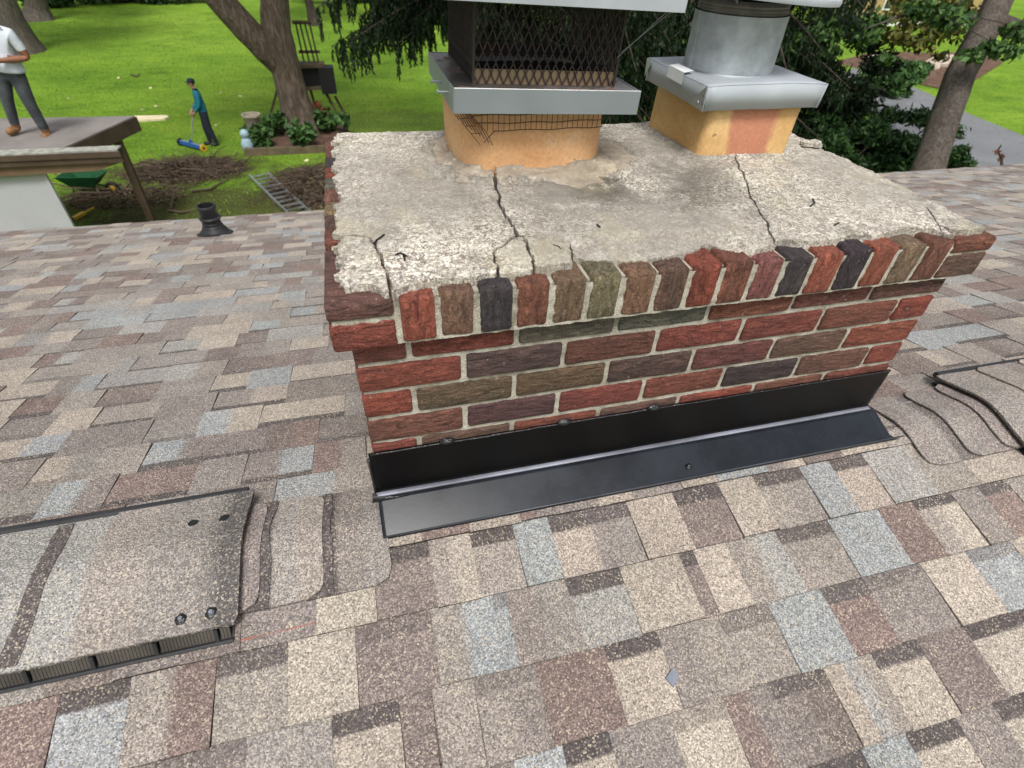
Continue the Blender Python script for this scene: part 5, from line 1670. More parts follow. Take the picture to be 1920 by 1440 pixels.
tree('roadside_tree', 'leaning grey trunk standing beyond the eave at the right edge', 'tree', [v0] + rt, [0.40, 0.35, 0.33, 0.31, 0.30, 0.28, 0.25, 0.18],
     [([rt[3], Vector(HD(1925, 60, dt - 0.2)), Vector(HD(1990, 10, dt - 0.5))], [0.22, 0.16, 0.1]), ([rt[3], Vector(HD(1770, 20, dt)), Vector(HD(1690, 30, dt)), Vector(HD(1620, 55, dt))], [0.08, 0.05, 0.03, 0.012])],
     'bark_grey', (cbr, 2600, 0.16, 0.1, 'maple'), flare=0.3, seed=9.0)
# leafy sprays hanging into the view at the top right
def spray(label, spots, n, mat, lu, lv, stem):
    base = Vector(stem[0])
    e = empty('leafy_branch', label, 'branch', loc=base)
    bl = [(*(Vector(HD(px, py, d)) - base), r, r, r * 0.55) for px, py, d, r in spots]
    leaf_cloud('leaves', bl, n, lu, lv, mat, e, 0.1, 0.6)
    b = MB(); b.tube([Vector(p) - base for p in stem], [0.035] + [0.018] * (len(stem) - 2) + [0.006], 6); b.build('stem', 'bark_dark', e)
    for px, py, d, r in spots[::2]:
        c = Vector(HD(px, py, d)) - base
        b = MB(); near = min((Vector(p) - base for p in stem), key=lambda p: (p - c).length)
        b.tube([near, near.lerp(c, 0.6) + Vector((0, 0, 0.08)), c], [0.012, 0.008, 0.004], 5); b.build('twig', 'bark_dark', e)
    return e
spray('mid green leafy spray in front of the dark spruce right of the vent pipe', [(1500, 75, 13, 0.35), (1545, 65, 13, 0.4), (1590, 50, 13, 0.45), (1620, 70, 13, 0.4), (1555, 95, 13, 0.3), (1470, 90, 13, 0.25), (1635, 40, 13.2, 0.35)], 1500, 'maple', 0.085, 0.055, [HD(1660, -60, 13), HD(1640, 10, 13), HD(1590, 45, 13), HD(1520, 70, 13)])
spray('olive yellow leaves hanging before the far house at top right', [(1690, 30, 14, 0.5), (1740, 45, 14, 0.55), (1790, 60, 14, 0.45), (1725, 80, 14, 0.5), (1770, 15, 14, 0.6), (1680, 70, 14, 0.4), (1830, 30, 14, 0.5), (1760, 105, 14, 0.3), (1700, 0, 14, 0.5)], 1500, 'olive', 0.08, 0.05, [HD(1880, -60, 14), HD(1820, 5, 14), HD(1750, 40, 14), HD(1690, 60, 14)])
spray('dark green leaves hanging across the right hand trunk', [(1860, 90, 11.5, 0.3), (1820, 105, 11.5, 0.25), (1890, 95, 11.5, 0.3), (1910, 60, 11.5, 0.35), (1780, 35, 12.2, 0.5), (1660, 110, 12.2, 0.2), (1725, 20, 12.2, 0.4)], 1300, 'maple', 0.075, 0.05, [HD(1960, -20, 11.5), HD(1910, 50, 11.5), HD(1870, 85, 11.5)])
spray('thin wispy weed sprig rising above the right eave', [(1870, 285, 7.6, 0.05), (1880, 292, 7.6, 0.06), (1875, 300, 7.6, 0.05)], 40, 'redleaf', 0.03, 0.012, [HD(1880, 330, 7.6), HD(1878, 305, 7.6), HD(1872, 280, 7.6)])
# rocks in the bed
for k, (px, py, s_) in enumerate(((1640, 118, 0.55), (1662, 122, 0.4), (1765, 122, 0.7), (1795, 118, 0.35), (1745, 128, 0.4))):
    g = G(px, py)
    b = MB(); n = 14; vs = []
    for i, (zz, sc_) in enumerate(((-0.1, 1.0), (0.2, 1.05), (0.5, 0.8), (0.68, 0.45))):
        for j in range(n):
            a = 2 * math.pi * j / n
            r = s_ * sc_ * (1 + 0.5 * fbm(math.cos(a) + k * 3, math.sin(a), zz * 2))
            vs.append((r * 1.25 * math.cos(a), r * 0.8 * math.sin(a), zz * s_ * (1 + 0.2 * rnd.random())))
    b.add(vs, [(r * n + j, r * n + (j + 1) % n, (r + 1) * n + (j + 1) % n, (r + 1) * n + j) for r in range(3) for j in range(n)] + [tuple(3 * n + j for j in range(n))])
    o = b.build('boulder', 'rock'); o.location = g
    tag(o, ['wide pale boulder at the left of the mulch bed', 'second boulder along the bed from the left', 'largest pale boulder beside the leaning trunk', 'small boulder at the right of the mulch bed', 'grey brown boulder at the front of the mulch bed'][k], 'boulder', 'rocks edging the bed')
# far house at the top right
hb = G(1700, 48)
fh = empty('far_house', 'yellow sided house with white trim behind the leaves at top right', 'house', loc=(hb[0], hb[1], GZ))
b = MB()
for k in range(14):
    b.box(-7, 9, 0.0 - 0.012 * (k % 2 == 0) - 0.002 * k * 0, 0.3, k * 0.32, k * 0.32 + 0.318)
b.build('wall', 'siding', fh)
b = MB(); b.add([(-7.6, -0.6, 4.45), (9.6, -0.6, 4.45), (9.6, 3.5, 6.4), (-7.6, 3.5, 6.4), (-7.6, -0.6, 4.3), (9.6, -0.6, 4.3)], [(0, 1, 2, 3), (4, 5, 1, 0)]); b.build('roof', 'rollroof', fh)
for x in (-2.4, 0.6, 4.0):
    wd_ = MB(); wd_.box(x - 0.7, x + 0.7, -0.06, -0.013, 1.0, 2.6); wo_ = wd_.build('window', 'white', fh)
    g_ = MB(); g_.box(x - 0.6, x - 0.03, -0.064, -0.05, 1.1, 2.5); g_.box(x + 0.03, x + 0.6, -0.064, -0.05, 1.1, 2.5); g_.build('pane', 'glass', wo_)
b = MB(); b.tube([(-1.2, -0.1, 0.1), (-1.2, -0.1, 4.2)], 0.06, 8); b.tube([(-1.2, -0.1, 0.12), (-0.4, -0.5, 0.06)], 0.06, 8); b.build('downpipe', 'white', fh)
b = MB(); b.box(-7.0, 9.0, -0.05, -0.02, -0.02, 0.25); b.build('skirting', 'white', fh)

# ================================================================== SHED
shed = empty('shed', 'low pale walled shed with dark brown fascia and grey flat roof', 'shed', loc=(-6.5, 11.2, GZ))
def sp(b, name, mat): 
    b.v = [(v[0] + 6.5, v[1] - 11.2, v[2] - GZ) for v in b.v]
    return b.build(name, mat, shed)
zt_ = -2.80
poly = [(-4.33, 12.40), (-9.8, 12.62), (-9.8, 10.42), (-5.02, 10.50)]
b = MB(); b.add([(x, y, zt_) for x, y in poly] + [(x, y, zt_ - 0.05) for x, y in poly], [(0, 1, 2, 3), (7, 6, 5, 4)] + [(k, k + 4, (k + 1) % 4 + 4, (k + 1) % 4) for k in range(4)]); sp(b, 'roof', 'rollroof')
b = MB(); b.bar((-4.325, 12.42, zt_ - 0.15), (-5.03, 10.50, zt_ - 0.15), 0.05, 0.26); sp(b, 'rake_fascia', 'fascia')
b = MB(); b.bar((-4.36, 12.44, zt_ - 0.15), (-9.8, 12.66, zt_ - 0.15), 0.04, 0.26); sp(b, 'back_fascia', 'fascia')
b = MB(); b.box(-9.8, -4.10, 10.26, 10.50, zt_ - 0.012, zt_ + 0.014); sp(b, 'front_roof_edge', 'drip')
b = MB(); b.box(-9.8, -4.07, 10.235, 10.275, zt_ - 0.10, zt_ - 0.014); sp(b, 'front_fascia', 'fascia')
b = MB(); b.box(-9.8, -4.07, 10.26, 10.30, zt_ - 0.20, zt_ - 0.103); sp(b, 'front_fascia', 'fascia')
b = MB(); b.add([(-9.8, 10.31, zt_ - 0.20), (-4.09, 10.31, zt_ - 0.20), (-4.55, 10.31, zt_ - 0.34), (-9.8, 10.31, zt_ - 0.42), (-9.8, 10.35, zt_ - 0.20), (-4.09, 10.35, zt_ - 0.20), (-4.55, 10.35, zt_ - 0.34), (-9.8, 10.35, zt_ - 0.42)], [(0, 1, 2, 3), (7, 6, 5, 4), (0, 4, 5, 1), (1, 5, 6, 2), (2, 6, 7, 3), (3, 7, 4, 0)]); sp(b, 'trim_board', 'trimbrown')
b = MB(); b.box(-9.8, -5.10, 10.36, 12.3, zt_ - 0.12, zt_ - 0.06); sp(b, 'soffit', 'fascia')
b = MB(); b.box(-9.7, -5.47, 10.42, 10.56, GZ - 0.05, zt_ - 0.12); sp(b, 'wall', 'whitewall')
b = MB(); b.box(-5.47, -5.42, 10.40, 10.46, GZ - 0.05, zt_ - 0.3); sp(b, 'corner_trim', 'whitewall')
b = MB(); b.bar((-4.62, 11.85, GZ - 0.05), (-4.62, 11.85, zt_ - 0.05), 0.13, 0.13, (0, 1, 0)); sp(b, 'post', 'fascia')

# ================================================================== PEOPLE
def person(label, loc, rotz, J, mats, classify, extras, eye=True):
    """J: list of (name, parent, xyz, radius); one continuous skin grown from the joints"""
    e = empty('person', label, 'person', loc=loc)
    e.rotation_euler = (0, 0, rotz)
    names = {j[0]: i for i, j in enumerate(J)}
    me = D.meshes.new('body')
    me.from_pydata([j[2] for j in J], [(names[j[1]], i) for i, j in enumerate(J) if j[1]], [])
    o = D.objects.new('body', me); COL.objects.link(o)
    m1 = o.modifiers.new('skin', 'SKIN')
    m1.use_smooth_shade = True
    for i, j in enumerate(J):
        k_ = 1.0 if (j[0][1:2] in 'ft' and j[0][0] in 'LR' and len(j[0]) <= 4 and j[0][1:] not in ('toe',)) or 'palm' in j[0] or j[0] in ('jaw', 'face', 'skull', 'neck') else (1.08 if j[0][1:] in ('elbow', 'fore', 'wrist') else 1.28)
        r = tuple(x_ * k_ for x_ in (j[3] if isinstance(j[3], tuple) else (j[3], j[3])))
        me.skin_vertices[0].data[i].radius = r
        me.skin_vertices[0].data[i].use_root = (j[1] is None)
    m2 = o.modifiers.new('sub', 'SUBSURF'); m2.levels = 2; m2.render_levels = 2
    dg = bpy.context.evaluated_depsgraph_get()
    ev = D.meshes.new_from_object(o.evaluated_get(dg))
    o.modifiers.clear()
    o.data = ev
    ev.name = 'body'
    ev.materials.clear()
    for m_ in mats: ev.materials.append(MT[m_])
    P = [(Vector(j[2]), Vector(J[names[j[1]]][2]) if j[1] else Vector(j[2]), j[0], _rad(j), _rad(J[names[j[1]]]) if j[1] else _rad(j)) for j in J]
    for p in ev.polygons:
        c = p.center
        best, bn, bt = 99, None, 0
        for a, b_, nm, ra_, rb_ in P:
            ab = a - b_
            t = 1.0 if ab.length_squared < 1e-9 else max(0, min(1, (c - b_).dot(ab) / ab.length_squared))
            d = (c - (b_ + ab * t)).length / (ra_ * t + rb_ * (1 - t))
            if d < best: best, bn, bt = d, nm, t
        p.material_index = classify(bn, bt, c)
        p.use_smooth = True
    o.parent = e
    for nm, b_, mt_ in extras: b_.build(nm, mt_, e, True)
    return e
def _rad(j): return sum(j[3]) / 2 if isinstance(j[3], tuple) else j[3]
def ball(c, r, sq=(1, 1, 1), n=12, m=8):
    b = MB()
    b.lathe([(max(1e-4, math.sin(math.pi * i / m)), -math.cos(math.pi * i / m)) for i in range(m + 1)], (0, 0, 0), n)
    b.v = [(c[0] + v[0] * r * sq[0], c[1] + v[1] * r * sq[1], c[2] + v[2] * r * sq[2]) for v in b.v]
    return b
def hand(prefix, wrist, palm_dir, side_dir):
    w_, d, s = Vector(wrist), Vector(palm_dir).normalized(), Vector(side_dir).normalized()
    up = d.cross(s)
    J = [(prefix + 'palm', prefix + 'wrist', tuple(w_ + d * 0.07), (0.040, 0.022))]
    for k, (o_, l) in enumerate(((-0.030, 0.062), (-0.010, 0.074), (0.010, 0.070), (0.029, 0.056))):
        base = w_ + d * 0.095 + s * o_
        J.append((f'{prefix}f{k}a', prefix + 'palm', tuple(base), 0.0105))
        J.append((f'{prefix}f{k}b', f'{prefix}f{k}a', tuple(base + d * l * 0.55 + up * 0.012), 0.0095))
        J.append((f'{prefix}f{k}c', f'{prefix}f{k}b', tuple(base + d * l * 0.8 + up * 0.040), 0.0085))
    t0 = w_ + d * 0.045 - s * 0.045
    J.append((prefix + 't0', prefix + 'palm', tuple(t0), 0.012)); J.append((prefix + 't1', prefix + 't0', tuple(t0 - s * 0.012 + d * 0.045 + up * 0.015), 0.010))
    return J
def body(legL, legR, armL, armR, lean=0.0, head=(0, -0.02)):
    hx_, hy_ = head
    J = [('pelvis', None, (0, 0, 0.95), (0.155, 0.115)), ('spine', 'pelvis', (0, lean * 0.3, 1.14), (0.145, 0.105)), ('chest', 'spine', (0, lean * 0.7, 1.34), (0.170, 0.115)),
         ('nbase', 'chest', (0, lean * 0.95, 1.475), (0.085, 0.07)), ('neck', 'nbase', (hx_ * 0.3, lean + hy_ * 0.3, 1.545), 0.052), ('jaw', 'neck', (hx_, lean + hy_ - 0.012, 1.605), (0.062, 0.072)),
         ('face', 'jaw', (hx_, lean + hy_ - 0.008, 1.665), (0.077, 0.092)), ('skull', 'face', (hx_, lean + hy_ + 0.008, 1.725), (0.068, 0.082))]
    for sd_, leg, arm in (('L', legL, armL), ('R', legR, armR)):
        sx = 1 if sd_ == 'L' else -1
        J += [(sd_ + 'hip', 'pelvis', (sx * 0.095, 0, 0.87), (0.095, 0.098)), (sd_ + 'knee', sd_ + 'hip', leg[0], 0.066), (sd_ + 'calf', sd_ + 'knee', tuple(Vector(leg[0]).lerp(Vector(leg[1]), 0.35)), 0.064), (sd_ + 'ankle', sd_ + 'calf', leg[1], 0.050), (sd_ + 'heel', sd_ + 'ankle', tuple(Vector(leg[1]) + Vector((0, 0.01, -0.055))), 0.050), (sd_ + 'toe', sd_ + 'heel', leg[2], (0.054, 0.042))]
        J += [(sd_ + 'shoulder', 'chest', (sx * 0.185, lean * 0.9, 1.415), 0.072), (sd_ + 'elbow', sd_ + 'shoulder', arm[0], 0.050), (sd_ + 'fore', sd_ + 'elbow', tuple(Vector(arm[0]).lerp(Vector(arm[1]), 0.3)), 0.047), (sd_ + 'wrist', sd_ + 'fore', arm[1], 0.031)]
        d = (Vector(arm[1]) - Vector(arm[0]))
        J += hand(sd_, arm[1], d, d.cross(Vector((0, 0.3, 1))))
    return J
def face_bits(hx_, hy_, lean, hat=None, hairmat='hair'):
    y0 = lean + hy_
    ex = []
    for s in (-1, 1):
        ex.append(('eye', ball((hx_ + s * 0.031, y0 - 0.087, 1.672), 0.011), 'white'))
        ex.append(('iris', ball((hx_ + s * 0.031, y0 - 0.096, 1.672), 0.0055), 'black'))
        ex.append(('ear', ball((hx_ + s * 0.078, y0 + 0.008, 1.655), 0.030, (0.35, 0.6, 1)), 'skin'))
        ex.append(('eyebrow', ball((hx_ + s * 0.031, y0 - 0.090, 1.692), 0.018, (1, 0.4, 0.25)), 'hair'))
    ex.append(('nose', ball((hx_, y0 - 0.102, 1.645), 0.020, (0.7, 1.0, 1.25)), 'skin'))
    ex.append(('mouth', ball((hx_, y0 - 0.086, 1.606), 0.024, (1.0, 0.35, 0.28)), 'redleaf'))
    if hat:
        b = MB(); b.lathe([(0.096, 0.0), (0.098, 0.03), (0.085, 0.065), (0.05, 0.085), (0.0001, 0.09)], (hx_, y0 + 0.006, 1.700), 18)
        ex.append(('cap_crown', b, hat))
        b = MB(); vs = []
        for k in range(11):
            a = R_(200 + 14 * k)
            vs += [(hx_ + 0.094 * math.cos(a), y0 + 0.006 + 0.094 * math.sin(a), 1.708), (hx_ + 0.10 * math.cos(a), y0 + 0.006 + 0.175 * math.sin(a) if math.sin(a) < 0 else y0, 1.698)]
        b.add(vs, [(2 * k, 2 * k + 1, 2 * k + 3, 2 * k + 2) for k in range(10)]); ex.append(('cap_brim', b, hat))
    b = ball((hx_, y0 + 0.024, 1.70), 0.088, (0.98, 0.92, 0.85)); ex.append(('hair', b, hairmat))
    return ex
def cls(sleeve):
    def f(nm, t, c):
        n = nm[1:] if nm[0] in 'LR' and nm not in () else nm
        if nm in ('neck', 'jaw', 'face', 'skull'): return 0
        if nm in ('pelvis',): return 2 if c.z < 0.965 else 1
        if nm in ('spine', 'chest', 'nbase'): return 1 if c.z > 0.965 else 2
        if n == 'hip' and c.z > 0.965: return 1
        if n in ('hip', 'knee', 'calf'): return 2
        if n == 'ankle': return 2 if t < 0.85 else 3
        if n in ('heel', 'toe'): return 3
        if n == 'shoulder': return 1
        if n == 'elbow': return 1 if t < sleeve else 0
        if n == 'fore': return 1 if sleeve > 1.0 else 0
        if n == 'wrist': return 1 if (sleeve > 1.0 and t < 0.85) else 0
        return 0
    return f
hem_ = MB(); hem_.lathe([(0.93, 1.06), (1.0, 1.0), (1.03, 0.95), (1.04, 0.925), (0.98, 0.925)], n=28)
hem_.v = [(v[0] * 0.212 * (1 + 0.04 * math.sin(9 * math.atan2(v[1], v[0]))), v[1] * 0.170, v[2]) for v in hem_.v]
# man on the shed roof, feet apart, forearms across his belly
mp = HZ(44, 252, zt_)
JA = body(((0.17, -0.03, 0.50), (0.24, 0.02, 0.10), (0.29, -0.15, 0.036)), ((-0.13, -0.04, 0.50), (-0.17, 0.0, 0.10), (-0.20, -0.18, 0.036)),
          ((0.30, 0.05, 1.13), (0.10, -0.20, 1.10)), ((-0.30, 0.03, 1.14), (-0.08, -0.23, 1.16)), 0.0)
pman = person('man in white tee and charcoal trousers standing on the shed roof', (mp[0] + 0.10, mp[1], zt_ - 0.005), R_(-12), JA, ['skin2', 'teeshirt', 'jeans', 'boot'], cls(0.62), face_bits(0, -0.02, 0) + [('shirt_hem', hem_, 'teeshirt')])
pman.scale = (1.16, 1.16, 1.16)
pman.rotation_euler = (0, R_(11), R_(-12))
# man on the lawn in teal, pushing a magnetic sweeper
g = G(400, 272)
JB = body(((0.09, 0.03, 0.50), (0.09, 0.10, 0.10), (0.10, -0.08, 0.036)), ((-0.09, -0.06, 0.50), (-0.09, -0.06, 0.10), (-0.10, -0.25, 0.036)),
          ((0.24, -0.03, 1.14), (0.14, -0.20, 0.95)), ((-0.24, -0.05, 1.15), (-0.10, -0.26, 0.96)), -0.02, (0, -0.04))
person('man in teal long sleeved shirt and dark cap pushing a blue sweeper on the lawn', (g[0], g[1], GZ), R_(-78), JB, ['skin', 'teal', 'navy', 'black'], cls(1.5), face_bits(0, -0.04, -0.02, 'navy'))
# magnetic sweeper
sa, sb_ = G(338, 272), G(386, 285)
mid = (Vector(sa) + Vector(sb_)) / 2
sw = empty('magnetic_sweeper', 'blue rolling magnetic nail sweeper with yellow wheel on the lawn', 'sweeper', loc=mid)
dv = (Vector(sb_) - Vector(sa)); L_ = 0.92; dv = dv.normalized()
b = MB(); b.bar(-dv * L_ / 2 + Vector((0, 0, 0.11)), dv * L_ / 2 + Vector((0, 0, 0.11)), 0.12, 0.09); b.build('magnet_bar', 'blue', sw)
b = MB(); b.bar(-dv * L_ / 2 * 0.98 + Vector((0, 0, 0.16)), dv * L_ / 2 * 0.98 + Vector((0, 0, 0.16)), 0.05, 0.012); b.build('top_strip', 'stainless', sw)
for s_, mt_ in ((-1, 'black'), (1, 'yellow')):
    b = MB(); c = dv * s_ * (L_ / 2 + 0.035) + Vector((0, 0, 0.10)); b.tube([c - dv * 0.022, c + dv * 0.022], 0.10, 18); w2 = b.build('wheel', mt_, sw)
    b = MB(); b.tube([c - dv * 0.028, c + dv * 0.028], 0.035, 10); b.build('hub', 'black', w2)
hp = Vector(g) + Vector((-0.25, -0.02, 0.93)) - mid
b = MB(); b.tube([(0, 0, 0.14), hp], 0.013, 8); b.build('handle', 'stainless', sw)
b = MB(); b.add([(-0.08, 0.02, 0.15), (0.08, 0.02, 0.15), (0, 0.02, 0.27), (-0.08, -0.02, 0.15), (0.08, -0.02, 0.15), (0, -0.02, 0.27)], [(0, 1, 2), (5, 4, 3), (0, 3, 4, 1), (1, 4, 5, 2), (2, 5, 3, 0)]); b.build('bracket', 'blue', sw)
b = MB(); b.tube([hp - dv * 0.14, hp + dv * 0.14], 0.016, 8); b.build('grip', 'black', sw)

# ================================================================== YARD THINGS
# planting bed round the big tree
B0, B1 = G(467, 292), G(640, 272)
bed = empty('planting_bed', 'timber edged planting bed round the big forked tree', 'planting bed', loc=(B0[0], B0[1], GZ))
b = MB(); b.box(0, 2.85, 0.06, 2.3, 0.0, 0.10); b.build('soil', 'mulch', bed)
b = MB(); b.box(-0.08, 2.95, -0.05, 0.05, -0.02, 0.20); b.build('front_timber', 'oldwood', bed)
b = MB(); b.box(-0.09, 0.01, 0.052, 2.3, -0.02, 0.19); b.build('side_timber', 'oldwood', bed)
for k, (px, py, rx, mat, lab) in enumerate(((520, 250, 0.42, 'hosta', 'leafy green bed plant left of the forked trunk'), (498, 268, 0.30, 'hosta', 'green plant beside the concrete urn'), (575, 268, 0.40, 'hosta', 'low green plant at the foot of the forked trunk'), (628, 238, 0.55, 'hosta', 'broad leaved green plant right of the forked trunk'), (603, 232, 0.30, 'redleaf', 'reddish leaved plant behind the forked trunk'))):
    gg = G(px, py + 12)
    e = empty('bed_plant', lab, 'plant', 'plants in the bed', loc=(gg[0], gg[1], GZ + 0.1))
    leaf_cloud('leaves', [(rs.uniform(-rx, rx) * 0.7, rs.uniform(-rx, rx) * 0.7, rs.uniform(0.1, 0.55), 0.24, 0.24, 0.2) for _ in range(7)], 380, 0.11, 0.055, mat, e, 0.2)
    b = MB()
    for j in range(6): b.tube([(0.03 * j - 0.08, 0, -0.02), (rs.uniform(-rx, rx) * 0.7, rs.uniform(-rx, rx) * 0.7, 0.4)], 0.008, 5)
    b.build('stems', 'hosta', e)
u = G(487, 278)
urn = empty('garden_urn', 'weathered concrete urn on a pedestal beside the planting bed', 'urn', loc=u)
b = MB(); b.lathe([(0.24, 0.0), (0.24, 0.08), (0.17, 0.12), (0.13, 0.30), (0.13, 0.48), (0.19, 0.56)], n=20, closed=True); b.build('pedestal', 'stoneware', urn)
b = MB(); b.lathe([(0.15, 0.56), (0.20, 0.66), (0.22, 0.86), (0.26, 0.90), (0.26, 0.95), (0.21, 0.95), (0.19, 0.82), (0.0001, 0.78)], n=20); smooth_by_angle(b.build('bowl', 'stoneware', urn), 40)
u = G(468, 285)
pot = empty('glazed_pot', 'small pale blue glazed figure pot at the corner of the planting bed', 'pot', loc=u)
b = MB(); b.lathe([(0.12, 0.0), (0.17, 0.10), (0.18, 0.24), (0.12, 0.36), (0.10, 0.40)], n=16, closed=True); smooth_by_angle(b.build('belly', 'palepot', pot), 50)
b = MB(); b.lathe([(0.09, 0.40), (0.13, 0.47), (0.12, 0.56), (0.06, 0.62), (0.0001, 0.63)], n=16); smooth_by_angle(b.build('lid', 'palepot', pot), 50)
# wooden slatted stand with a black box behind the tree
Yf = 19.6
st = empty('wooden_stand', 'weathered wooden frame with tall slats and a black box behind the forked tree', 'wooden frame', loc=(-1.4, Yf, GZ))
def wp(px, py, y=Yf): v = HY(px, py, y); return Vector((v[0] + 1.4, v[1] - Yf, v[2] - GZ))
legs = (((520, 168), (503, 238)), ((610, 172), (640, 225)), ((580, 160), (600, 236)), ((628, 180), (655, 250)))
for k, (a_, b__) in enumerate(legs):
    t0, t1 = wp(*a_, Yf + (0.5 if k > 1 else 0)), wp(*b__, Yf + (0.5 if k > 1 else 0)); t1.z = -0.02
    b = MB(); b.bar(t0, t1, 0.11, 0.08); b.build('leg', 'oldwood', st)
for k, (x0, x1) in enumerate(((554, 572), (562, 582), (571, 592), (580, 599))):
    b = MB(); b.bar(wp(x0, 42), wp(x1, 125), 0.07, 0.05); b.build('slat', 'oldwood', st)
b = MB(); b.bar(wp(548, 42), wp(584, 42), 0.07, 0.09); b.build('top_rail', 'oldwood', st)
b = MB(); b.bar(wp(560, 97), wp(600, 97), 0.07, 0.08); b.build('mid_rail', 'oldwood', st)
b = MB(); b.bar(wp(560, 122), wp(608, 120), 0.5, 0.10); b.build('deck', 'oldwood', st)
b = MB(); b.bar(wp(566, 165), wp(618, 160), 0.55, 0.08); b.build('lower_deck', 'oldwood', st)
b = MB(); c0 = wp(614, 150); b.box(c0.x - 0.22, c0.x + 0.24, -0.3, 0.2, c0.z - 0.34, c0.z + 0.40); b.build('box', 'black', st)
b = MB(); c0 = wp(588, 148); b.box(c0.x - 0.45, c0.x + 0.35, -0.1, 0.3, c0.z - 0.30, c0.z + 0.45); b.build('panel', 'black', st)
# aluminium ladder lying in the grass
la, lb = Vector((-2.74, 14.74, GZ + 0.10)), Vector((-1.05, 10.75, GZ + 0.12))
lad = empty('ladder', 'aluminium ladder lying in the grass just beyond the eave', 'ladder', loc=la)
ld = (lb - la); Ll = ld.length; ld.normalize(); lside = Vector((-ld.y, ld.x, 0))
for s_ in (-1, 1):
    b = MB(); b.bar(lside * s_ * 0.23, lside * s_ * 0.23 + ld * Ll, 0.035, 0.085); b.build('rail', 'alu', lad)
k = 0
while 0.14 + k * 0.28 < Ll:
    p = ld * (0.14 + k * 0.28)
    b = MB(); b.bar(p - lside * 0.22, p + lside * 0.22, 0.05, 0.03); b.build('rung', 'alu', lad); k += 1
# brush piles
def pile(label, cx, cy, rx, ry, h, n, seed):
    r_ = np.random.RandomState(seed)
    e = empty('brush_pile', label, 'brush pile', 'brush piles', loc=(cx, cy, GZ))
    b = MB()
    for _ in range(n):
        a = r_.uniform(0, 2 * math.pi); rr = math.sqrt(r_.uniform(0, 1))
        x, y = rx * rr * math.cos(a), ry * rr * math.sin(a)
        z = 0.02 + h * (1 - rr) * r_.uniform(0, 1)
        d = r_.normal(size=3) * np.array([1, 1, 0.25]); d /= np.linalg.norm(d)
        L = r_.uniform(0.12, 0.75)
        p0 = Vector((x, y, z)); p1 = p0 + Vector(d) * L * 0.5 + Vector(r_.normal(size=3) * 0.04); p2 = p0 + Vector(d) * L
        for p in (p1, p2): p.z = max(0.01, p.z)
        w_ = r_.uniform(0.004, 0.014)
        b.tube([p0, p1, p2], [w_, w_ * 0.8, w_ * 0.4], 4, False)
    tag(b.build('twig_tangle', 'twig', e), kind='stuff')
    n2 = int(n * 1.1)
    a = r_.uniform(0, 2 * math.pi, n2); rr = np.sqrt(r_.uniform(0, 1, n2)) * 1.1
    Cc = np.stack([rx * rr * np.cos(a), ry * rr * np.sin(a), 0.02 + h * np.clip(1 - rr, 0, 1) * r_.uniform(0, 1, n2)], 1)
    U = unit(r_.normal(size=(n2, 3)) * np.array([1, 1, 0.4])); V = unit(np.cross(U, r_.normal(size=(n2, 3))))
    tag(quads('dead_leaves', Cc, U * 0.055, V * 0.03, 'deadleaf', e), kind='stuff')
    for k in range(7):
        a = r_.uniform(0, 2 * math.pi); p0 = Vector((rx * math.cos(a) * 0.4, ry * math.sin(a) * 0.4, h * 0.6)); a2 = a + r_.normal() * 0.6
        p2 = Vector((rx * math.cos(a2) * 1.25, ry * math.sin(a2) * 1.25, 0.04)); p1 = p0.lerp(p2, 0.5) + Vector((0, 0, 0.12))
        bb = MB(); bb.tube([p0, p1, p2], [0.028, 0.02, 0.008], 6); bb.build('branch', 'twig', e)
pile('large heap of cut twigs on the grass between the shed and the ladder', *G(350, 322)[:2], 1.4, 0.75, 0.30, 1100, 21)
pile('heap of dark branches beside the ladder at the chimney edge', *G(585, 352)[:2], 1.0, 1.3, 0.45, 900, 22)
pile('low scatter of twigs near the wheelbarrow', *G(235, 372)[:2], 1.2, 0.6, 0.16, 380, 23)
for k, (L, lab) in enumerate((([(322, 395), (325, 380), (330, 365)], 'short crooked stick standing out of the grass near the eave'), ([(318, 398), (340, 402), (362, 398)], 'curved pale branch lying in the grass by the eave'), ([(360, 362), (395, 358), (430, 338)], 'long bent branch at the foot of the twig heap'), ([(245, 142), (258, 146), (264, 140)], 'tiny dark stick on the open lawn'))):
    pts = [Vector(G(*p)) + Vector((0, 0, 0.05)) for p in L]
    b = MB(); o0 = pts[0]; b.tube([p - o0 for p in pts], [0.035, 0.03, 0.014], 6); o = b.build('fallen_branch', 'twig'); o.location = o0
    tag(o, lab, 'branch', 'fallen branches')
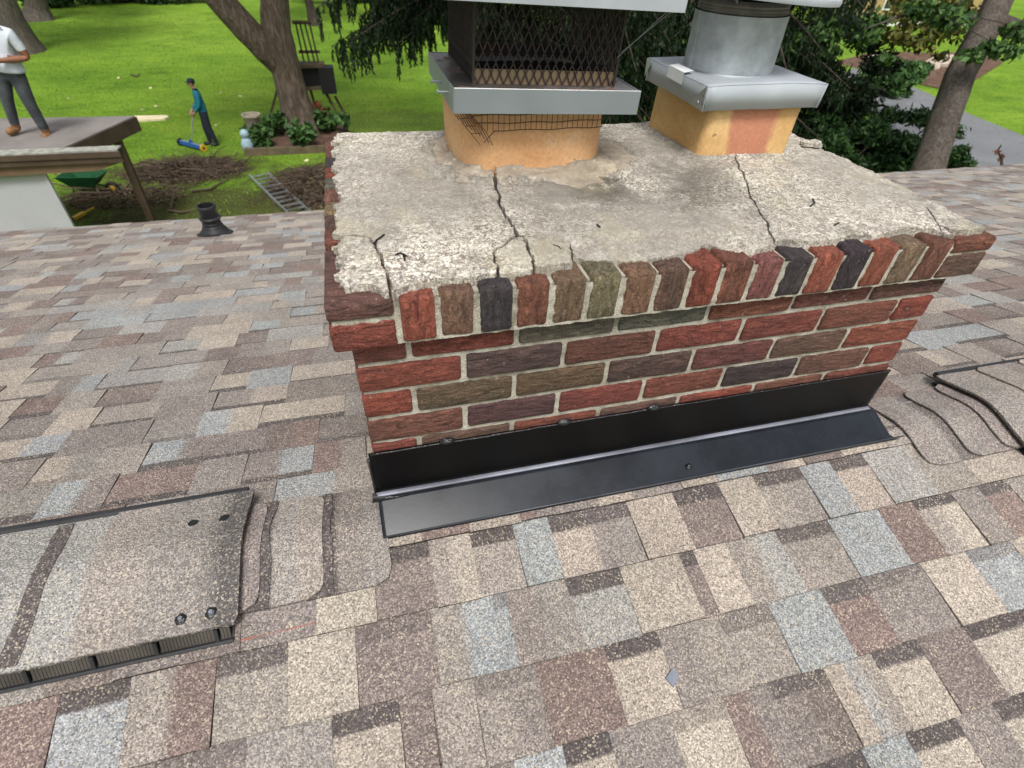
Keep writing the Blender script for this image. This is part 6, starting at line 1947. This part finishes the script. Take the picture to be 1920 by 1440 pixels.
# pale board and scraps on the lawn
pa, pb = Vector(G(252, 225)), Vector(G(318, 222))
b = MB(); c = (pa + pb) / 2
dd = (pb - pa); n = dd.length; dd.normalize(); sdv = Vector((-dd.y, dd.x, 0))
vs = [(-dd * n * 0.5 + sdv * 0.28), (-dd * n * 0.5 - sdv * 0.28), (dd * n * 0.40 - sdv * 0.22), (dd * n * 0.5), (dd * n * 0.40 + sdv * 0.2)]
b.add([v + Vector((0, 0, 0.06)) for v in vs] + [v + Vector((0, 0, -0.01)) for v in vs], [(0, 1, 2, 3, 4), (9, 8, 7, 6, 5)] + [(k, k + 5, (k + 1) % 5 + 5, (k + 1) % 5) for k in range(5)])
o = b.build('pale_board', 'paleboard'); o.location = c; tag(o, 'pale fresh wood board lying on the lawn beyond the shed corner', 'board')
for k, (px, py) in enumerate(((222, 147), (268, 206), (292, 200), (405, 235), (282, 166), (451, 181), (415, 174), (130, 185), (265, 310), (575, 302))):
    gg = G(px, py); s_ = 0.035 + 0.03 * rnd.random()
    b = MB(); b.add([(-s_ * 1.4, -s_ * 0.6, 0.02), (s_, -s_ * 0.8, 0.03), (s_ * 1.5, s_ * 0.5, 0.05), (-s_ * 0.6, s_ * 0.8, 0.04), (-s_ * 1.4, -s_ * 0.6, -0.01), (s_, -s_ * 0.8, -0.01), (s_ * 1.5, s_ * 0.5, -0.01), (-s_ * 0.6, s_ * 0.8, -0.01)], [(0, 1, 2, 3), (7, 6, 5, 4), (0, 4, 5, 1), (1, 5, 6, 2), (2, 6, 7, 3), (3, 7, 4, 0)])
    o = b.build('wood_scrap', 'paleboard'); o.location = gg; o.rotation_euler.z = rnd.uniform(0, 6)
    tag(o, ['pale scrap beside the dark stick on the open lawn', 'pale scrap just beyond the pale board', 'pale scrap between the board and the man in teal', 'pale scrap right beside the legs of the man in teal', 'pale scrap left of the head of the man in teal', 'pale scrap nearest the left limb of the forked tree', 'pale scrap right of the shoulder of the man in teal', 'pale scrap beside the legs of the man on the shed roof', 'pale scrap at the left end of the twig heap', 'pale scrap in front of the planting bed timber'][k], 'scrap', 'scraps on the lawn')
# wheelbarrow half hidden by the shed corner
wc = HZ(158, 333, GZ + 0.40)
wbw = empty('wheelbarrow', 'green tub wheelbarrow with yellow wheel hub behind the shed corner', 'wheelbarrow', loc=(wc[0], wc[1], GZ))
wbw.rotation_euler.z = R_(-10)
wbw.scale = (0.76, 0.76, 0.76)
b = MB()
t_ = [(-0.62, -0.42), (0.62, -0.34), (0.62, 0.34), (-0.62, 0.42)]; bt_ = [(-0.38, -0.26), (0.30, -0.22), (0.30, 0.22), (-0.38, 0.26)]
vs = [(x, y, 0.66) for x, y in t_] + [(x, y, 0.32) for x, y in bt_] + [(x * 0.95, y * 0.94, 0.665) for x, y in t_] + [(x * 0.93, y * 0.92, 0.35) for x, y in bt_]
fs = [(k, (k + 1) % 4, (k + 1) % 4 + 4, k + 4) for k in range(4)] + [(8 + k, 12 + k, 12 + (k + 1) % 4, 8 + (k + 1) % 4) for k in range(4)] + [(k, 8 + k, 8 + (k + 1) % 4, (k + 1) % 4) for k in range(4)] + [(4, 5, 6, 7), (15, 14, 13, 12)]
b.add(vs, fs); b.build('tub', 'green', wbw)
b = MB(); b.tube([(0.72, -0.05, 0.20), (0.72, 0.05, 0.20)], 0.20, 20); ww = b.build('wheel', 'black', wbw)
b = MB(); b.tube([(0.72, -0.065, 0.20), (0.72, 0.065, 0.20)], 0.10, 14); b.build('hub', 'yellow', ww)
for s_ in (-1, 1):
    b = MB(); b.tube([(0.72, s_ * 0.08, 0.20), (-0.35, s_ * 0.26, 0.30), (-1.05, s_ * 0.30, 0.52)], 0.022, 8); b.build('handle', 'oldwood', wbw)
    b = MB(); b.tube([(-0.30, s_ * 0.25, 0.32), (-0.42, s_ * 0.27, 0.0)], 0.018, 6); b.build('leg', 'black', wbw)
yt = G(148, 410)
b = MB(); b.bar((0, 0, 0.03), (0.16, 0.22, 0.06), 0.10, 0.06); b.tube([(0.16, 0.22, 0.06), (0.3, 0.42, 0.08)], 0.02, 6)
o = b.build('yellow_tool', 'yellow'); o.location = HZ(140, 412, GZ); tag(o, 'yellow handled tool leaning near the pale shed wall', 'tool')
